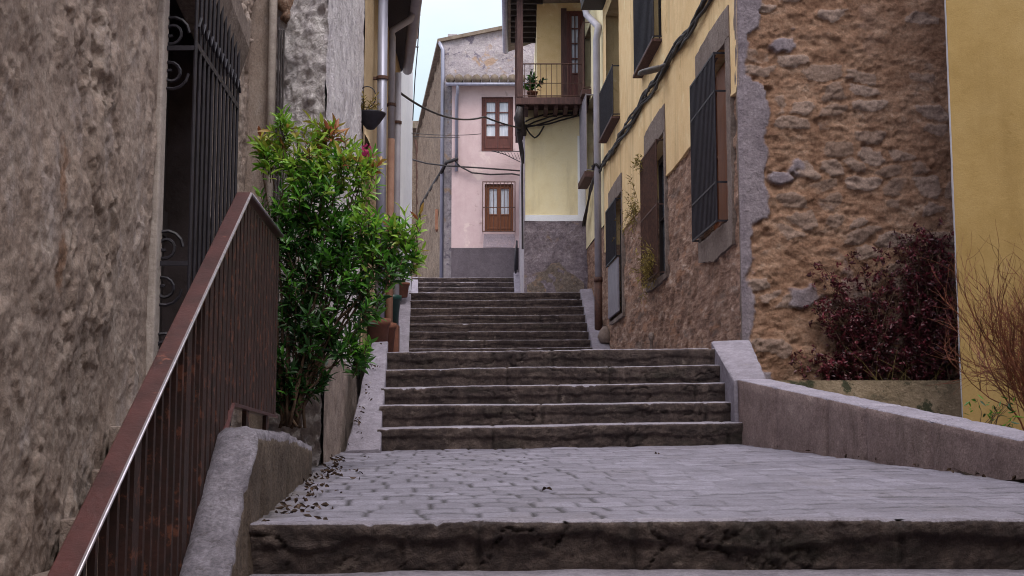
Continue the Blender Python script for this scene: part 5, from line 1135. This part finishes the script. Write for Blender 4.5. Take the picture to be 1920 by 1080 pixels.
for px, py in ((760, 88), (752, 122)): an.tube([P(px, py, 23.4), P(784, 88, 24) if py < 100 else P(770, 124, 23.6)], .014, 5)
tag(an.build('wire_bracket', M['iron']), 'thin vertical wire held by small iron brackets off the eaves of the left houses', 'wire')
# ================================================================== FALLEN LEAVES (stuff)
cs = []; ds = []
for i in range(80):
    y = random.uniform(4.9, 9.6); x = lx(y) + abs(random.gauss(0, .09)) + .03
    if random.random() < .05: x = lx(y) + random.uniform(0, 2.6)
    cs.append(vec(x, y, zland(x, y) + .012)); ds.append(vec(random.gauss(0, 1), random.gauss(0, 1), .15))
for i in range(40):
    y = random.uniform(5.5, 10.3); x = 1.93 + (10.7 - y) * .142 - abs(random.gauss(0, .05)) - .05; cs.append(vec(x, y, zland(x, y) + .012)); ds.append(vec(random.gauss(0, 1), random.gauss(0, 1), .15))
for i in range(22):
    t = random.random(); y = 10.4 + 1.5 * t; x = -1.22 + .05 * t + abs(random.gauss(0, .02)); z = P(655, 843, YB)[2] + (P(697, 642, 12.0)[2] - P(648, 846, 10.35)[2]) * t + .02; cs.append(vec(x, y, z)); ds.append(vec(random.gauss(0, 1), random.gauss(0, 1), .15))
mb = leaves(cs, ds, 2, .035, .017, [0] * len(cs), .6, .1, .5); mb.at = {}
tag(mb.build('leaf_litter', M['litter']), 'dry brown fallen leaves gathered along the foot of the walls', 'leaves', None, 'stuff')
# ================================================================== CAMERA, SKY, LIGHT
cam = bpy.data.cameras.new('camera'); co = bpy.data.objects.new('camera', cam); COL.objects.link(co); S.camera = co
cam.sensor_width = 36; cam.lens = F / 1920 * 36; cam.clip_end = 2000; cam.clip_start = .05
co.location = (0, 0, EYE); co.rotation_euler = (pi / 2 + TH, 0, 0)
SUN_EL, SUN_AZ = radians(60), radians(166)      # azimuth from +Y towards +X
wd_ = bpy.data.worlds.new('World'); S.world = wd_; wd_.use_nodes = True; nt = wd_.node_tree; nt.nodes.clear()
sky = nt.nodes.new('ShaderNodeTexSky'); sky.sky_type = 'NISHITA'; sky.sun_disc = False; sky.sun_elevation = SUN_EL; sky.sun_rotation = SUN_AZ; sky.air_density = 1.0; sky.dust_density = 4.0; sky.ozone_density = 1.0
tc = nt.nodes.new('ShaderNodeTexCoord'); mp = nt.nodes.new('ShaderNodeMapping'); mp.inputs['Scale'].default_value = (1, 1, 2.6); nt.links.new(tc.outputs['Generated'], mp.inputs[0])
nz = nt.nodes.new('ShaderNodeTexNoise'); nz.inputs['Scale'].default_value = 3.2; nz.inputs['Detail'].default_value = 7; nz.inputs['Roughness'].default_value = .55; nt.links.new(mp.outputs[0], nz.inputs['Vector'])
rp = nt.nodes.new('ShaderNodeValToRGB'); rp.color_ramp.elements[0].position = .38; rp.color_ramp.elements[0].color = (.72, .72, .72, 1); rp.color_ramp.elements[1].position = .62; rp.color_ramp.elements[1].color = (.97, .97, .97, 1); nt.links.new(nz.outputs[0], rp.inputs[0])
sx = nt.nodes.new('ShaderNodeSeparateXYZ'); nt.links.new(tc.outputs['Generated'], sx.inputs[0])
cr_ = nt.nodes.new('ShaderNodeValToRGB'); ce_ = cr_.color_ramp.elements          # overcast: bright overhead, dimmer and bluer towards the horizon
ce_[0].position = .20; ce_[0].color = (.200, .262, .285, 1); ce_[1].position = .75; ce_[1].color = (1.0, .978, 1.015, 1)
nt.links.new(sx.outputs[2], cr_.inputs[0])
sc_ = nt.nodes.new('ShaderNodeMix'); sc_.data_type = 'RGBA'; sc_.blend_type = 'MULTIPLY'; sc_.inputs[0].default_value = 1; nt.links.new(cr_.outputs[0], sc_.inputs[6]); sc_.inputs[7].default_value = (14.0, 14.0, 14.6, 1)
mx = nt.nodes.new('ShaderNodeMix'); mx.data_type = 'RGBA'; nt.links.new(rp.outputs[0], mx.inputs[0]); nt.links.new(sky.outputs[0], mx.inputs[6]); nt.links.new(sc_.outputs[2], mx.inputs[7])
bg_ = nt.nodes.new('ShaderNodeBackground'); bg_.inputs[1].default_value = .10; nt.links.new(mx.outputs[2], bg_.inputs[0]); wo = nt.nodes.new('ShaderNodeOutputWorld'); nt.links.new(bg_.outputs[0], wo.inputs[0])
sl_ = bpy.data.lights.new('sun', 'SUN'); sl_.energy = 1.15; sl_.angle = radians(28); sl_.color = (1, .95, .88); so = bpy.data.objects.new('sun', sl_); COL.objects.link(so)
from mathutils import Vector
so.rotation_euler = Vector((sin(SUN_AZ) * cos(SUN_EL), cos(SUN_AZ) * cos(SUN_EL), sin(SUN_EL))).to_track_quat('Z', 'Y').to_euler(); so.location = (0, 0, 30)
vs_ = S.view_settings; vs_.view_transform = 'Standard'; vs_.look = 'None'; vs_.exposure = 1.0; vs_.gamma = 1
S.cycles.pixel_filter_type = 'BLACKMAN_HARRIS'; S.cycles.filter_width = 1.05
S.cycles.max_bounces = 8; S.cycles.diffuse_bounces = 5; S.cycles.use_denoising = True
